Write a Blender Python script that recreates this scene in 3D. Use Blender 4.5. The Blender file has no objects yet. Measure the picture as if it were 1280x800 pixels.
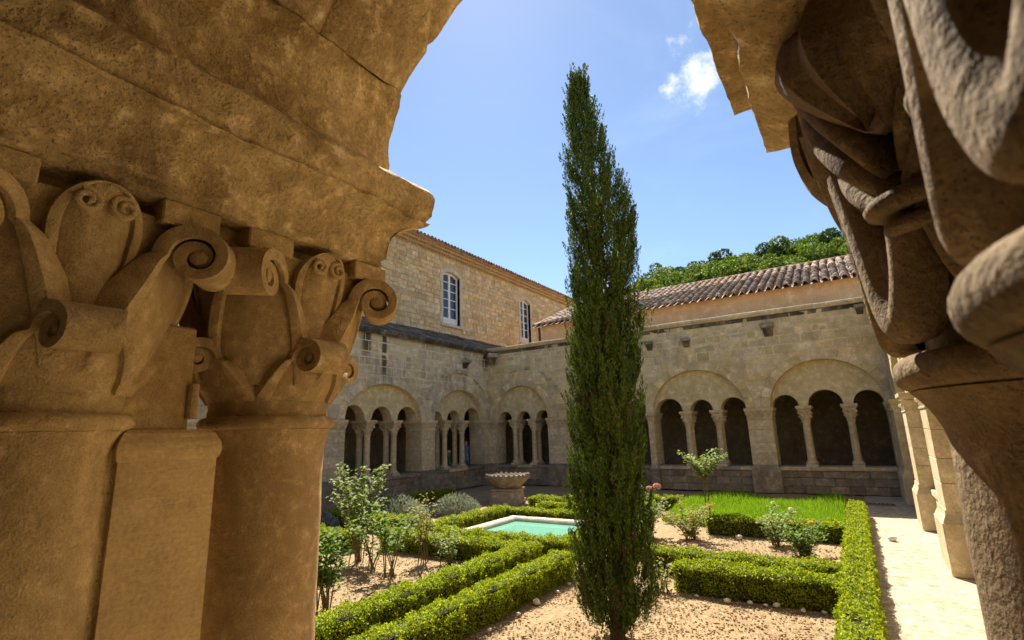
import bpy, bmesh, math, random
import numpy as np
from mathutils import Vector, Matrix, noise as mnoise

random.seed(7)
rng = np.random.default_rng(7)
S = bpy.context.scene
COL = S.collection
R = math.radians

# ------------------------------------------------------------------ camera
H = 1.85
def _u(v): return v / np.linalg.norm(v)
_ay = _u(np.array([428., -128., -640.]))
_ax = np.array([1008., 173., 640.]); _ax = _u(_ax - _ay * (_ax @ _ay / (_ay @ _ay)))
_az = np.cross(_ax, _ay)
CM = np.array([_ax, _ay, _az])
cam_d = bpy.data.cameras.new('camera'); cam = bpy.data.objects.new('camera', cam_d); COL.objects.link(cam)
m = Matrix.Identity(4)
for i in range(3):
    for j in range(3): m[i][j] = float(CM[i, j])
m[0][3], m[1][3], m[2][3] = 0, 0, H
cam.matrix_world = m
cam_d.sensor_width = 36; cam_d.lens = 18; cam_d.clip_start = 0.02; cam_d.clip_end = 2000
cam_d.dof.use_dof = True; cam_d.dof.focus_distance = 1.9; cam_d.dof.aperture_fstop = 9.0
S.camera = cam

# ------------------------------------------------------------------ light
SUN = Vector((-0.48, 0.66, 1.0)).normalized()          # towards the sun
w = bpy.data.worlds.new('World'); S.world = w; w.use_nodes = True
wn = w.node_tree; wn.nodes.clear()
def N(t, typ, **k):
    n = t.nodes.new(typ)
    for a, v in k.items():
        if a.startswith('i_'):
            n.inputs[int(a[2:]) if a[2:].isdigit() else a[2:].replace('_', ' ')].default_value = v
        else: setattr(n, a, v)
    return n
L = lambda t, a, b: t.links.new(a, b)
sky = N(wn, 'ShaderNodeTexSky', sky_type='NISHITA', sun_disc=False, altitude=400.0, air_density=1.0, dust_density=.15, ozone_density=2.2)
sky.sun_elevation = math.asin(SUN.z); sky.sun_rotation = math.atan2(SUN.x, SUN.y)
bg = N(wn, 'ShaderNodeBackground'); bg.inputs[1].default_value = 0.064
out = N(wn, 'ShaderNodeOutputWorld')
tc = N(wn, 'ShaderNodeTexCoord')
def vmath(t, op, a, b=None):
    n = N(t, 'ShaderNodeVectorMath', operation=op); L(t, a, n.inputs[0])
    if b is not None:
        if isinstance(b, (tuple, Vector)): n.inputs[1].default_value = b
        else: L(t, b, n.inputs[1])
    return n
def mth(t, op, a, b=None, clamp=False):
    n = N(t, 'ShaderNodeMath', operation=op, use_clamp=clamp)
    for i, x in enumerate((a, b)):
        if x is None: continue
        if isinstance(x, (int, float)): n.inputs[i].default_value = x
        else: L(t, x, n.inputs[i])
    return n.outputs[0]
def mrange(t, v, a, b, c=0., d=1., smooth=True):
    n = N(t, 'ShaderNodeMapRange', interpolation_type='SMOOTHSTEP' if smooth else 'LINEAR')
    L(t, v, n.inputs[0])
    for i, x in enumerate((a, b, c, d)): n.inputs[i + 1].default_value = x
    return n.outputs[0]
def mixc(t, f, a, b, typ='MIX'):
    n = N(t, 'ShaderNodeMix', data_type='RGBA', blend_type=typ)
    for i, x in ((0, f), (6, a), (7, b)):
        if isinstance(x, (int, float)): n.inputs[i].default_value = x
        elif isinstance(x, tuple): n.inputs[i].default_value = (*x, 1) if len(x) == 3 else x
        else: L(t, x, n.inputs[i])
    return n.outputs[2]
def noise(t, vec, scale, detail=4, rough=.55, dist=0.):
    n = N(t, 'ShaderNodeTexNoise'); L(t, vec, n.inputs['Vector'])
    n.inputs['Scale'].default_value = scale; n.inputs['Detail'].default_value = detail
    n.inputs['Roughness'].default_value = rough; n.inputs['Distortion'].default_value = dist
    return n.outputs[0]
# one small white cloud and thin high wisps, both part of the sky itself
dirv = tc.outputs['Generated']
c0 = Vector((-0.140, 0.800, 0.583)).normalized()
nd = noise(wn, dirv, 9, 5, .6)
dist = vmath(wn, 'DISTANCE', dirv, tuple(c0)).outputs['Value']
blob = mth(wn, 'ADD', mrange(wn, dist, 0.0, 0.155, 0.36, -0.3, False), nd)
fine = noise(wn, dirv, 34, 6, .65)
blob = mth(wn, 'ADD', blob, mth(wn, 'MULTIPLY', mth(wn, 'SUBTRACT', fine, .5), .55))
cmask = mrange(wn, blob, .58, .86)
st = vmath(wn, 'MULTIPLY', dirv, (2.2, 1.3, 5.0)).outputs[0]
wisp = mrange(wn, noise(wn, st, 1.15, 5, .6, .8), .50, .88, 0., .24)
cloudcol = (6.6, 6.9, 7.3)
skyc = mixc(wn, wisp, sky.outputs[0], (5.0, 5.9, 7.0))
skyc = mixc(wn, cmask, skyc, cloudcol)
L(wn, skyc, bg.inputs[0]); L(wn, bg.outputs[0], out.inputs[0])

sd = bpy.data.lights.new('sun', 'SUN'); sd.energy = 4.3; sd.angle = R(0.53); sd.color = (1, .91, .76)
so = bpy.data.objects.new('sun', sd); COL.objects.link(so); so.rotation_euler = SUN.to_track_quat('Z', 'Y').to_euler()
so.location = (-8, 6, 14)
S.view_settings.view_transform = 'Standard'; S.view_settings.look = 'None'
S.view_settings.exposure = 1.5; S.view_settings.gamma = 1.0
S.render.engine = 'CYCLES'
S.cycles.max_bounces = 8; S.cycles.diffuse_bounces = 5; S.cycles.use_denoising = True
S.cycles.transparent_max_bounces = 8

# ------------------------------------------------------------------ helpers
def mesh(name, v, f, mat=None, parent=None, smooth=False):
    me = bpy.data.meshes.new(name)
    v = np.asarray(v, dtype=np.float32)
    if isinstance(f, np.ndarray):
        n, k = f.shape
        me.vertices.add(len(v)); me.vertices.foreach_set('co', v.ravel())
        me.loops.add(n * k); me.loops.foreach_set('vertex_index', f.ravel().astype(np.int32))
        me.polygons.add(n); me.polygons.foreach_set('loop_start', np.arange(0, n * k, k, dtype=np.int32))
        me.update(calc_edges=True)
    else:
        me.from_pydata([tuple(map(float, p)) for p in v], [], f)
    if smooth:
        me.polygons.foreach_set('use_smooth', np.ones(len(me.polygons), dtype=bool))
    me.update()
    o = bpy.data.objects.new(name, me); COL.objects.link(o)
    if mat: me.materials.append(mat)
    if parent: o.parent = parent
    return o
def tag(o, label=None, cat=None, group=None, kind=None):
    if label: o['label'] = label
    if cat: o['category'] = cat
    if group: o['group'] = group
    if kind or cat: o['kind'] = kind or 'thing'
    return o
def empty(name, loc=(0, 0, 0), rz=0., label=None, cat=None, group=None, parent=None):
    o = bpy.data.objects.new(name, None); COL.objects.link(o); o.location = loc; o.rotation_euler = (0, 0, rz)
    o.empty_display_size = .1
    if parent: o.parent = parent
    return tag(o, label, cat, group)
def inst(name, me, mat, parent, loc, scale=(1, 1, 1), rot=(0, 0, 0)):
    o = bpy.data.objects.new(name, me); COL.objects.link(o); o.parent = parent
    o.location = loc; o.scale = scale; o.rotation_euler = rot
    return o
class MB:
    def __init__(s): s.v = []; s.f = []
    def add(s, v, f):
        b = len(s.v); s.v += [tuple(p) for p in v]; s.f += [tuple(i + b for i in q) for q in f]; return s
    def box(s, a, b):
        (x0, y0, z0), (x1, y1, z1) = a, b
        return s.add([(x0,y0,z0),(x1,y0,z0),(x1,y1,z0),(x0,y1,z0),(x0,y0,z1),(x1,y0,z1),(x1,y1,z1),(x0,y1,z1)],
                     [(0,3,2,1),(4,5,6,7),(0,1,5,4),(1,2,6,5),(2,3,7,6),(3,0,4,7)])
    def bbox(s, a, b, c=.008):
        """box with chamfered edges"""
        bm = bmesh.new(); bmesh.ops.create_cube(bm, size=1)
        A, B = Vector(a), Vector(b)
        for q in bm.verts: q.co = Vector([(A[i] + B[i]) / 2 + q.co[i] * (B[i] - A[i]) for i in range(3)])
        bmesh.ops.bevel(bm, geom=bm.edges[:], offset=c, segments=1, affect='EDGES')
        bm.verts.index_update()
        s.add([q.co[:] for q in bm.verts], [[q.index for q in f.verts] for f in bm.faces]); bm.free(); return s
    def lathe(s, prof, n=24, c=(0, 0, 0), caps=True):
        v = []; f = []
        for (r, z) in prof:
            for i in range(n):
                a = 2 * math.pi * i / n; v.append((c[0] + r * math.cos(a), c[1] + r * math.sin(a), c[2] + z))
        for k in range(len(prof) - 1):
            for i in range(n):
                j = (i + 1) % n; f.append((k*n+i, k*n+j, (k+1)*n+j, (k+1)*n+i))
        if caps:
            f.append(tuple(range(n - 1, -1, -1))); f.append(tuple((len(prof)-1)*n + i for i in range(n)))
        return s.add(v, f)
    def rectsweep(s, rect, prof, cap=True):
        """profile (offset, z) carried round a rectangle x0,y0,x1,y1"""
        x0, y0, x1, y1 = rect; v = []; f = []
        for (o, z) in prof: v += [(x0-o,y0-o,z),(x1+o,y0-o,z),(x1+o,y1+o,z),(x0-o,y1+o,z)]
        for k in range(len(prof) - 1):
            for i in range(4):
                j = (i+1) % 4; f.append((k*4+i, k*4+j, (k+1)*4+j, (k+1)*4+i))
        if cap:
            f.append((3,2,1,0)); b = (len(prof)-1)*4; f.append((b,b+1,b+2,b+3))
        return s.add(v, f)
    def tube(s, pts, rad, n=6):
        pts = [Vector(p) for p in pts]; v = []; f = []
        if not hasattr(rad, '__len__'): rad = [rad] * len(pts)
        up = Vector((.31, .17, .93))
        for k, p in enumerate(pts):
            t = (pts[min(k+1, len(pts)-1)] - pts[max(k-1, 0)]).normalized()
            a = t.cross(up); a = a.normalized() if a.length > 1e-4 else t.orthogonal().normalized()
            b = t.cross(a)
            for i in range(n):
                q = 2*math.pi*i/n; v.append(p + (a*math.cos(q) + b*math.sin(q)) * rad[k])
        for k in range(len(pts)-1):
            for i in range(n):
                j = (i+1) % n; f.append((k*n+i, k*n+j, (k+1)*n+j, (k+1)*n+i))
        f.append(tuple(range(n-1, -1, -1))); f.append(tuple((len(pts)-1)*n+i for i in range(n)))
        return s.add(v, f)
    def build(s, name, mat=None, parent=None, smooth=False):
        return mesh(name, np.array(s.v, dtype=np.float32), s.f, mat, parent, smooth)

def smooth_by_angle(o, deg=35):
    me = o.data; bm = bmesh.new(); bm.from_mesh(me)
    for f in bm.faces: f.smooth = True
    for e in bm.edges:
        if len(e.link_faces) == 2 and e.calc_face_angle(0) > R(deg): e.smooth = False
    bm.to_mesh(me); bm.free(); return o

# ------------------------------------------------------------------ materials
def newmat(name):
    mt = bpy.data.materials.new(name); mt.use_nodes = True; t = mt.node_tree; t.nodes.clear()
    o = N(t, 'ShaderNodeOutputMaterial'); p = N(t, 'ShaderNodeBsdfPrincipled'); L(t, p.outputs[0], o.inputs[0])
    p.inputs['Roughness'].default_value = .9; p.inputs['Specular IOR Level'].default_value = .25
    return mt, t, p, o
def rnd01(t):
    a = N(t, 'ShaderNodeObjectInfo').outputs['Random']; b = N(t, 'ShaderNodeNewGeometry').outputs['Random Per Island']
    return mth(t, 'FRACT', mth(t, 'ADD', mth(t, 'MULTIPLY', a, 3.7), mth(t, 'MULTIPLY', b, 5.3)))
def bump(t, p, h, strength=.5, d=.01):
    b = N(t, 'ShaderNodeBump'); b.inputs['Strength'].default_value = strength; b.inputs['Distance'].default_value = d
    L(t, h, b.inputs['Height']); L(t, b.outputs[0], p.inputs['Normal'])
def stone(name, c1, c2, c3=None, big=1.2, mid=9., fine=60., var=.25, bs=.6, bd=.012, grime=0., grimec=(.05,.045,.035), tool=None, rough=.92, gsc=1.1, gth=(.52,.72), pits=0., streaks=()):
    mt, t, p, o = newmat(name)
    g = N(t, 'ShaderNodeNewGeometry'); pos = g.outputs['Position']
    n1 = noise(t, pos, big, 5, .6, .3); n2 = noise(t, pos, mid, 5, .62); n3 = noise(t, pos, fine, 4, .6)
    col = mixc(t, mrange(t, n1, .33, .67), c1, c2)
    if c3: col = mixc(t, mrange(t, n2, .5, .72), col, c3)
    r = rnd01(t)
    hsv = N(t, 'ShaderNodeHueSaturation'); L(t, col, hsv.inputs['Color'])
    L(t, mrange(t, r, 0, 1, 1 - var, 1 + var * .7, False), hsv.inputs['Value'])
    L(t, mrange(t, mth(t, 'FRACT', mth(t, 'MULTIPLY', r, 7.3)), 0, 1, 1 - var * .6, 1 + var * .6, False), hsv.inputs['Saturation'])
    col = hsv.outputs[0]
    k = mth(t, 'ADD', mth(t, 'MULTIPLY', n2, .5), mth(t, 'MULTIPLY', n3, .5))
    kk = mrange(t, k, .3, .7, .62, 1.28, False)
    cmb = N(t, 'ShaderNodeCombineColor')
    for i in range(3): L(t, kk, cmb.inputs[i])
    col = mixc(t, 1., col, cmb.outputs[0], 'MULTIPLY')
    if grime > 0:
        sv = vmath(t, 'MULTIPLY', pos, (1.6, 1.6, .55)).outputs[0]
        gm = mrange(t, noise(t, sv, gsc, 6, .66, .4), gth[0], gth[1], 0, grime)
        col = mixc(t, gm, col, grimec)
    for (sy, sw__, sz0, sz1) in streaks:
        xyz = N(t, 'ShaderNodeSeparateXYZ'); L(t, pos, xyz.inputs[0])
        wob = mth(t, 'MULTIPLY', mth(t, 'SUBTRACT', n2, .5), .16)
        dd = mth(t, 'ABSOLUTE', mth(t, 'SUBTRACT', mth(t, 'ADD', xyz.outputs[1], wob), sy))
        sm = mth(t, 'MULTIPLY', mrange(t, dd, sw__*.4, sw__, 1, 0), mrange(t, mth(t, 'ADD', xyz.outputs[2], mth(t, 'MULTIPLY', n1, .5)), sz0+.25, sz1+.25, 0, .88))
        col = mixc(t, sm, col, (.035,.031,.026))
    L(t, col, p.inputs['Base Color']); p.inputs['Roughness'].default_value = rough
    h = mth(t, 'ADD', mth(t, 'MULTIPLY', n2, 1.0), mth(t, 'MULTIPLY', n3, .45))
    if tool:
        tv = vmath(t, 'MULTIPLY', pos, tool[0]).outputs[0]
        h = mth(t, 'ADD', h, mth(t, 'MULTIPLY', noise(t, tv, tool[1], 3, .6, .3), tool[2]))
    if pits > 0:
        vo = N(t, 'ShaderNodeTexVoronoi'); L(t, pos, vo.inputs['Vector']); vo.inputs['Scale'].default_value = fine * 1.4
        h = mth(t, 'ADD', h, mth(t, 'MULTIPLY', mrange(t, vo.outputs['Distance'], 0., .25), pits))
    bump(t, p, h, bs, bd)
    return mt
# near stone: ochre limestone
M_fg   = stone('ochre_limestone', (.54,.40,.205), (.45,.315,.155), (.58,.435,.235), big=2.2, mid=40, fine=300, var=.05, bs=1., bd=.006, pits=.8, grime=.45, grimec=(.27,.17,.08), gsc=2.2, gth=(.5,.62))
M_fgr  = stone('eroded_ochre_limestone', (.57,.43,.225), (.37,.26,.125), (.70,.545,.31), big=4.5, mid=26, fine=120, var=.06, bs=.9, bd=.012, grime=.55, grimec=(.13,.085,.05), gsc=3.2, pits=.5)
M_fgs  = stone('tooled_ochre_limestone', (.56,.41,.21), (.46,.325,.16), None, big=3, mid=15, fine=140, var=.04, bs=.6, bd=.004, tool=((10, 10, 110), 2.0, .8))
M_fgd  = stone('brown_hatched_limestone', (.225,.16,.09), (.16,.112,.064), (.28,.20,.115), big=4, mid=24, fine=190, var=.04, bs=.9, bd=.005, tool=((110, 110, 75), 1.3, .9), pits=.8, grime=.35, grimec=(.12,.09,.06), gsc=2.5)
# courtyard walls
M_wall = stone('weathered_wall_stone', (.70,.545,.315), (.60,.455,.25), (.75,.61,.385), big=.8, mid=5, fine=34, var=.2, bs=.6, bd=.02, grime=.35, grimec=(.17,.145,.115), gth=(.5,.72))
M_wallA= stone('grey_weathered_stone', (.66,.53,.335), (.54,.43,.275), (.71,.59,.40), big=.8, mid=5, fine=34, var=.2, bs=.6, bd=.02, grime=.55, grimec=(.13,.115,.095), gth=(.52,.70), streaks=((10.25,.22,3.9,4.6),(10.95,.13,3.4,4.0),(16.2,.25,3.9,4.7),(8.4,.3,3.4,4.4)))
M_mort = stone('lime_mortar', (.74,.605,.39), (.65,.52,.315), None, big=1.2, mid=8, fine=50, var=0, bs=.5, bd=.012, grime=.3, grimec=(.2,.17,.13))
M_tymp = stone('yellow_lime_plaster', (.69,.55,.315), (.60,.465,.24), (.73,.61,.38), big=1.6, mid=6, fine=40, var=.03, bs=.4, bd=.012, grime=.3, grimec=(.22,.18,.12), gth=(.55,.75))
M_dark = stone('weathered_shade_stone', (.36,.29,.20), (.26,.21,.145), (.43,.35,.25), big=1.4, mid=6, fine=34, var=.3, bs=.7, bd=.02, grime=.5, grimec=(.08,.07,.055))  # dark weathered tone, also put on gallery walls as shade in the colour
M_col  = stone('pale_column_stone', (.66,.525,.33), (.58,.455,.275), (.70,.58,.39), big=1.5, mid=8, fine=50, var=.1, bs=.5, bd=.01, grime=.35, grimec=(.22,.19,.15))
M_moss = stone('mossy_roof_slab', (.24,.185,.125), (.13,.105,.075), (.33,.265,.18), big=2.2, mid=7, fine=34, var=.3, bs=.9, bd=.02, grime=.8, grimec=(.045,.042,.036), gth=(.42,.62))
M_upst = stone('yellow_rubble_stone', (.70,.53,.30), (.60,.44,.235), (.74,.60,.37), big=1.2, mid=6, fine=34, var=.22, bs=.6, bd=.02)
M_upm  = stone('ochre_mortar', (.64,.48,.27), (.56,.41,.215), None, big=1.2, mid=6, fine=34, var=0, bs=.5, bd=.015)
M_rend = stone('peach_render', (.76,.50,.28), (.70,.45,.245), (.79,.55,.33), big=.7, mid=3, fine=30, var=0, bs=.3, bd=.01, grime=.25, grimec=(.42,.33,.22))
M_dress= stone('pale_dressed_stone', (.66,.575,.43), (.58,.50,.37), None, big=2, mid=8, fine=50, var=.06, bs=.3, bd=.008)
M_tile = stone('clay_roof_tile', (.44,.29,.19), (.33,.225,.155), (.52,.40,.29), big=2.5, mid=9, fine=50, var=.4, bs=.5, bd=.01, grime=.5, grimec=(.12,.10,.085), gsc=3)
M_gen  = stone('eave_tile_clay', (.58,.36,.19), (.50,.30,.15), (.62,.43,.26), big=3, mid=9, fine=50, var=.2, bs=.4, bd=.01)
M_soil = stone('dry_tan_soil', (.39,.275,.145), (.32,.22,.115), (.45,.325,.185), big=.9, mid=14, fine=90, var=.05, bs=1., bd=.02, pits=.5)
M_clod = stone('soil_clod', (.42,.295,.16), (.35,.24,.125), (.48,.35,.21), big=2, mid=20, fine=120, var=.3, bs=.5, bd=.005)
M_path = stone('pale_limestone_paving', (.52,.455,.34), (.42,.36,.26), (.60,.54,.43), big=1.6, mid=9, fine=60, var=.08, bs=1., bd=.025, grime=.65, grimec=(.24,.19,.125), gsc=5, gth=(.48,.66))
M_flag = stone('gallery_floor_stone', (.42,.35,.26), (.36,.30,.22), None, big=1, mid=6, fine=40, var=.1, bs=.5, bd=.01)
M_pebb = stone('white_pebble', (.74,.70,.62), (.66,.61,.53), None, big=5, mid=30, fine=90, var=.15, bs=.3, bd=.004)
M_hill = stone('wooded_hill_soil', (.10,.12,.045), (.07,.09,.03), None, big=.05, mid=.3, fine=2, var=0, bs=.3, bd=.1)

def simple(name, c, rough=.6, metal=0., spec=.3):
    mt, t, p, o = newmat(name); p.inputs['Base Color'].default_value = (*c, 1); p.inputs['Roughness'].default_value = rough
    p.inputs['Metallic'].default_value = metal; p.inputs['Specular IOR Level'].default_value = spec
    g = N(t, 'ShaderNodeNewGeometry'); k = noise(t, g.outputs['Position'], 14, 4)
    L(t, mixc(t, mrange(t, k, .3, .7), tuple(x * .8 for x in c), tuple(min(1, x * 1.12) for x in c)), p.inputs['Base Color'])
    return mt
M_white = simple('white_window_paint', (.80,.79,.75), .5)
M_iron = simple('dark_iron', (.06,.055,.05), .7)
M_glass, _t, _p, _o = newmat('window_glass'); _p.inputs['Base Color'].default_value = (.035,.045,.07,1); _p.inputs['Roughness'].default_value = .06; _p.inputs['Specular IOR Level'].default_value = .6

def leafmat(name, cols, trans=.35, rough=.5, hvar=.02):
    mt, t, p, o = newmat(name)
    r = rnd01(t)
    cr = N(t, 'ShaderNodeValToRGB'); L(t, r, cr.inputs[0])
    el = cr.color_ramp.elements
    while len(el) < len(cols): el.new(.5)
    for i, c in enumerate(cols): el[i].position = i / (len(cols) - 1); el[i].color = (*c, 1)
    L(t, cr.outputs[0], p.inputs['Base Color']); p.inputs['Roughness'].default_value = max(rough,.62); p.inputs['Specular IOR Level'].default_value = .2
    tr = N(t, 'ShaderNodeBsdfTranslucent')
    L(t, mixc(t, 1., cr.outputs[0], (1.5, 1.45, .6), 'MULTIPLY'), tr.inputs[0])
    mx = N(t, 'ShaderNodeMixShader'); mx.inputs[0].default_value = trans
    L(t, p.outputs[0], mx.inputs[1]); L(t, tr.outputs[0], mx.inputs[2]); L(t, mx.outputs[0], o.inputs[0])
    return mt
M_box  = leafmat('boxwood_leaf', [(.10,.16,.008), (.18,.25,.010), (.29,.36,.012), (.42,.46,.02)], .40)
M_boxi = simple('boxwood_twig', (.035,.035,.012), .95)
M_cyp  = leafmat('cypress_spray', [(.028,.062,.010), (.05,.098,.014), (.09,.14,.02), (.14,.18,.03)], .28, .6)
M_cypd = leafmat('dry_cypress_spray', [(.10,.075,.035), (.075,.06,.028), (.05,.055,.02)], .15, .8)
M_bark = stone('bark', (.13,.095,.06), (.085,.062,.04), None, big=6, mid=30, fine=90, var=.1, bs=.9, bd=.01)
M_rose = leafmat('rose_leaf', [(.05,.11,.015), (.09,.17,.02), (.14,.23,.03), (.20,.29,.05)], .35, .4)
M_rosey= leafmat('young_rose_leaf', [(.22,.26,.06), (.30,.30,.10), (.34,.25,.10), (.20,.27,.06)], .35, .4)
M_rosep= leafmat('pale_rose_leaf', [(.13,.20,.05), (.20,.27,.08), (.28,.33,.13), (.10,.17,.035)], .3, .35)
M_stem = simple('green_brown_stem', (.14,.11,.05), .8)
M_lav  = leafmat('lavender_leaf', [(.17,.20,.17), (.23,.26,.23), (.29,.32,.29)], .2, .8)
M_gras = leafmat('grass_blade', [(.10,.20,.012), (.15,.29,.02), (.21,.36,.03), (.26,.36,.06)], .4, .5)
M_tree1= leafmat('oak_leaf', [(.055,.105,.014), (.09,.155,.018), (.14,.21,.028), (.19,.25,.04)], .3)
M_tree2= leafmat('dark_pine_leaf', [(.030,.060,.015), (.045,.085,.02), (.07,.11,.03)], .25)
M_pink = leafmat('pink_petal', [(.65,.24,.30), (.75,.38,.42), (.8,.5,.5)], .3, .5)
M_whtp = leafmat('white_petal', [(.75,.72,.62), (.8,.78,.7), (.78,.72,.58)], .3, .5)
M_yelp = leafmat('yellow_petal', [(.75,.50,.08), (.8,.6,.15)], .3, .5)
M_wat, _t, _p, _o = newmat('pool_water'); _p.inputs['Base Color'].default_value = (.16,.42,.33,1); _p.inputs['Roughness'].default_value = .08
_g = N(_t, 'ShaderNodeNewGeometry'); bump(_t, _p, noise(_t, _g.outputs['Position'], 9, 3), .15, .02)

# ------------------------------------------------------------------ leaf clouds
def leaf_quads(c, nrm, up, ln, wd, fold=.25):
    """c centres (n,3), nrm face normals, up long axes -> 4-vert folded rhombs"""
    n = len(c)
    nrm = nrm / (np.linalg.norm(nrm, axis=1, keepdims=True) + 1e-9)
    up = up - nrm * (up * nrm).sum(1, keepdims=True); up /= (np.linalg.norm(up, axis=1, keepdims=True) + 1e-9)
    sd_ = np.cross(nrm, up)
    ln = np.broadcast_to(np.asarray(ln, float).reshape(-1, 1), (n, 1)); wd = np.broadcast_to(np.asarray(wd, float).reshape(-1, 1), (n, 1))
    v = np.empty((n, 4, 3)); v[:, 0] = c - up * ln * .5; v[:, 2] = c + up * ln * .5
    v[:, 1] = c + sd_ * wd * .5 + nrm * wd * fold; v[:, 3] = c - sd_ * wd * .5 + nrm * wd * fold
    return v.reshape(-1, 3), np.arange(n * 4, dtype=np.int32).reshape(n, 4)
def rdir(n):
    v = rng.normal(size=(n, 3)); return v / np.linalg.norm(v, axis=1, keepdims=True)
def leaves(name, c, nrm, up, ln, wd, mat, parent=None, fold=.25):
    v, f = leaf_quads(c, nrm, up, ln, wd, fold); return mesh(name, v, f, mat, parent)

# ------------------------------------------------------------------ ground
def sheet(name, x0, y0, x1, y1, z, mat, sub=None, amp=0., fr=1.2, kind='structure'):
    nx, ny = sub or (1, 1); v = []; f = []
    for j in range(ny + 1):
        for i in range(nx + 1):
            x = x0 + (x1 - x0) * i / nx; y = y0 + (y1 - y0) * j / ny
            d = 0.
            if amp: d = amp * (mnoise.noise((x * fr, y * fr, 3.1)) + .5 * mnoise.noise((x * fr * 3, y * fr * 3, 1.1)) - .6)
            v.append((x, y, z + d))
    for j in range(ny):
        for i in range(nx):
            a = j * (nx + 1) + i; f.append((a, a + 1, a + nx + 2, a + nx + 1))
    o = mesh(name, v, f, mat, None, True); return tag(o, kind=kind)
sheet('ground', -600, -300, 600, 900, -.06, M_soil)
sheet('garden_soil', -11.8, .85, -.02, 16.5, 0., M_soil, (118, 156), .025)
sheet('path', -.06, .85, 1.2, 16.5, .004, M_path, (12, 80), .008)

# ------------------------------------------------------------------ masonry pieces
def _unit_block(seed):
    r = random.Random(seed); j = lambda a: (r.random() - .5) * a
    v = []
    for (x, z) in ((-.5,-.5),(.5,-.5),(.5,.5),(-.5,.5)):
        v.append((x * .93 + j(.06), 0 + j(.3), z * .89 + j(.10)))
    for (x, z) in ((-.5,-.5),(.5,-.5),(.5,.5),(-.5,.5)): v.append((x * .985 + j(.045), .3, z * .975 + j(.07)))
    for (x, z) in ((-.5,-.5),(.5,-.5),(.5,.5),(-.5,.5)): v.append((x * .985, 1, z * .97))
    f = [(0,1,2,3)]
    for k in (0, 4):
        for i in range(4):
            q = (i + 1) % 4; f.append((k+i, k+4+i, k+4+q, k+q))
    return v, f
UNIT = [_unit_block(s) for s in range(9)]
_ucache = {}
def unit_mesh(k, mat):
    key = (k, mat.name)
    if key not in _ucache:
        v, f = UNIT[k]; me = bpy.data.meshes.new('stone'); me.from_pydata(v, [], f); me.materials.append(mat); _ucache[key] = me
    return _ucache[key]
def block(parent, mat, u0, u1, z0, z1, vf=0., depth=.04, name='stone', joint=.012):
    """one dressed stone: its face at v = vf, its back buried in the core"""
    return inst(name, unit_mesh(random.randrange(9), mat), mat, parent, ((u0+u1)/2, vf, (z0+z1)/2), (u1-u0-joint, depth, z1-z0-joint))
def prism(parent, mat, poly, vf, vb, name='stone', joint=.007, cham=.012):
    c = np.mean(poly, axis=0); n = len(poly); v = []
    def ins(d):
        q = []
        for p in poly:
            w_ = np.array(p) - c; l = np.linalg.norm(w_); q.append(c + w_ * max(0., 1 - d / max(l, 1e-4)))
        return q
    for p in ins(joint + cham): v.append((p[0], vf + (random.random()-.5)*.01, p[1]))
    for p in ins(joint): v.append((p[0], vf + .012, p[1]))
    for p in ins(joint): v.append((p[0], vb, p[1]))
    f = [tuple(range(n))]
    for k in (0, n):
        for i in range(n):
            q = (i+1) % n; f.append((k+i, k+n+i, k+n+q, k+q))
    return mesh(name, v, f, mat, parent)
def strip_wall(name, segs, v0, v1, mat, parent, smooth=False):
    """segs: lists of (u, lo, hi); solid between lo and hi, v0..v1"""
    V = []; F = []
    for sg in segs:
        b = len(V)
        for (u, lo, hi) in sg: V += [(u, v0, lo), (u, v0, hi), (u, v1, lo), (u, v1, hi)]
        for k in range(len(sg) - 1):
            a = b + 4*k; c = a + 4
            F += [(a, c, c+1, a+1), (a+2, a+3, c+3, c+2), (a, a+2, c+2, c), (a+1, c+1, c+3, a+3)]
        e = b + 4*(len(sg)-1); F += [(b, b+1, b+3, b+2), (e, e+2, e+3, e+1)]
    return mesh(name, V, F, mat, parent, smooth)

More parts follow.
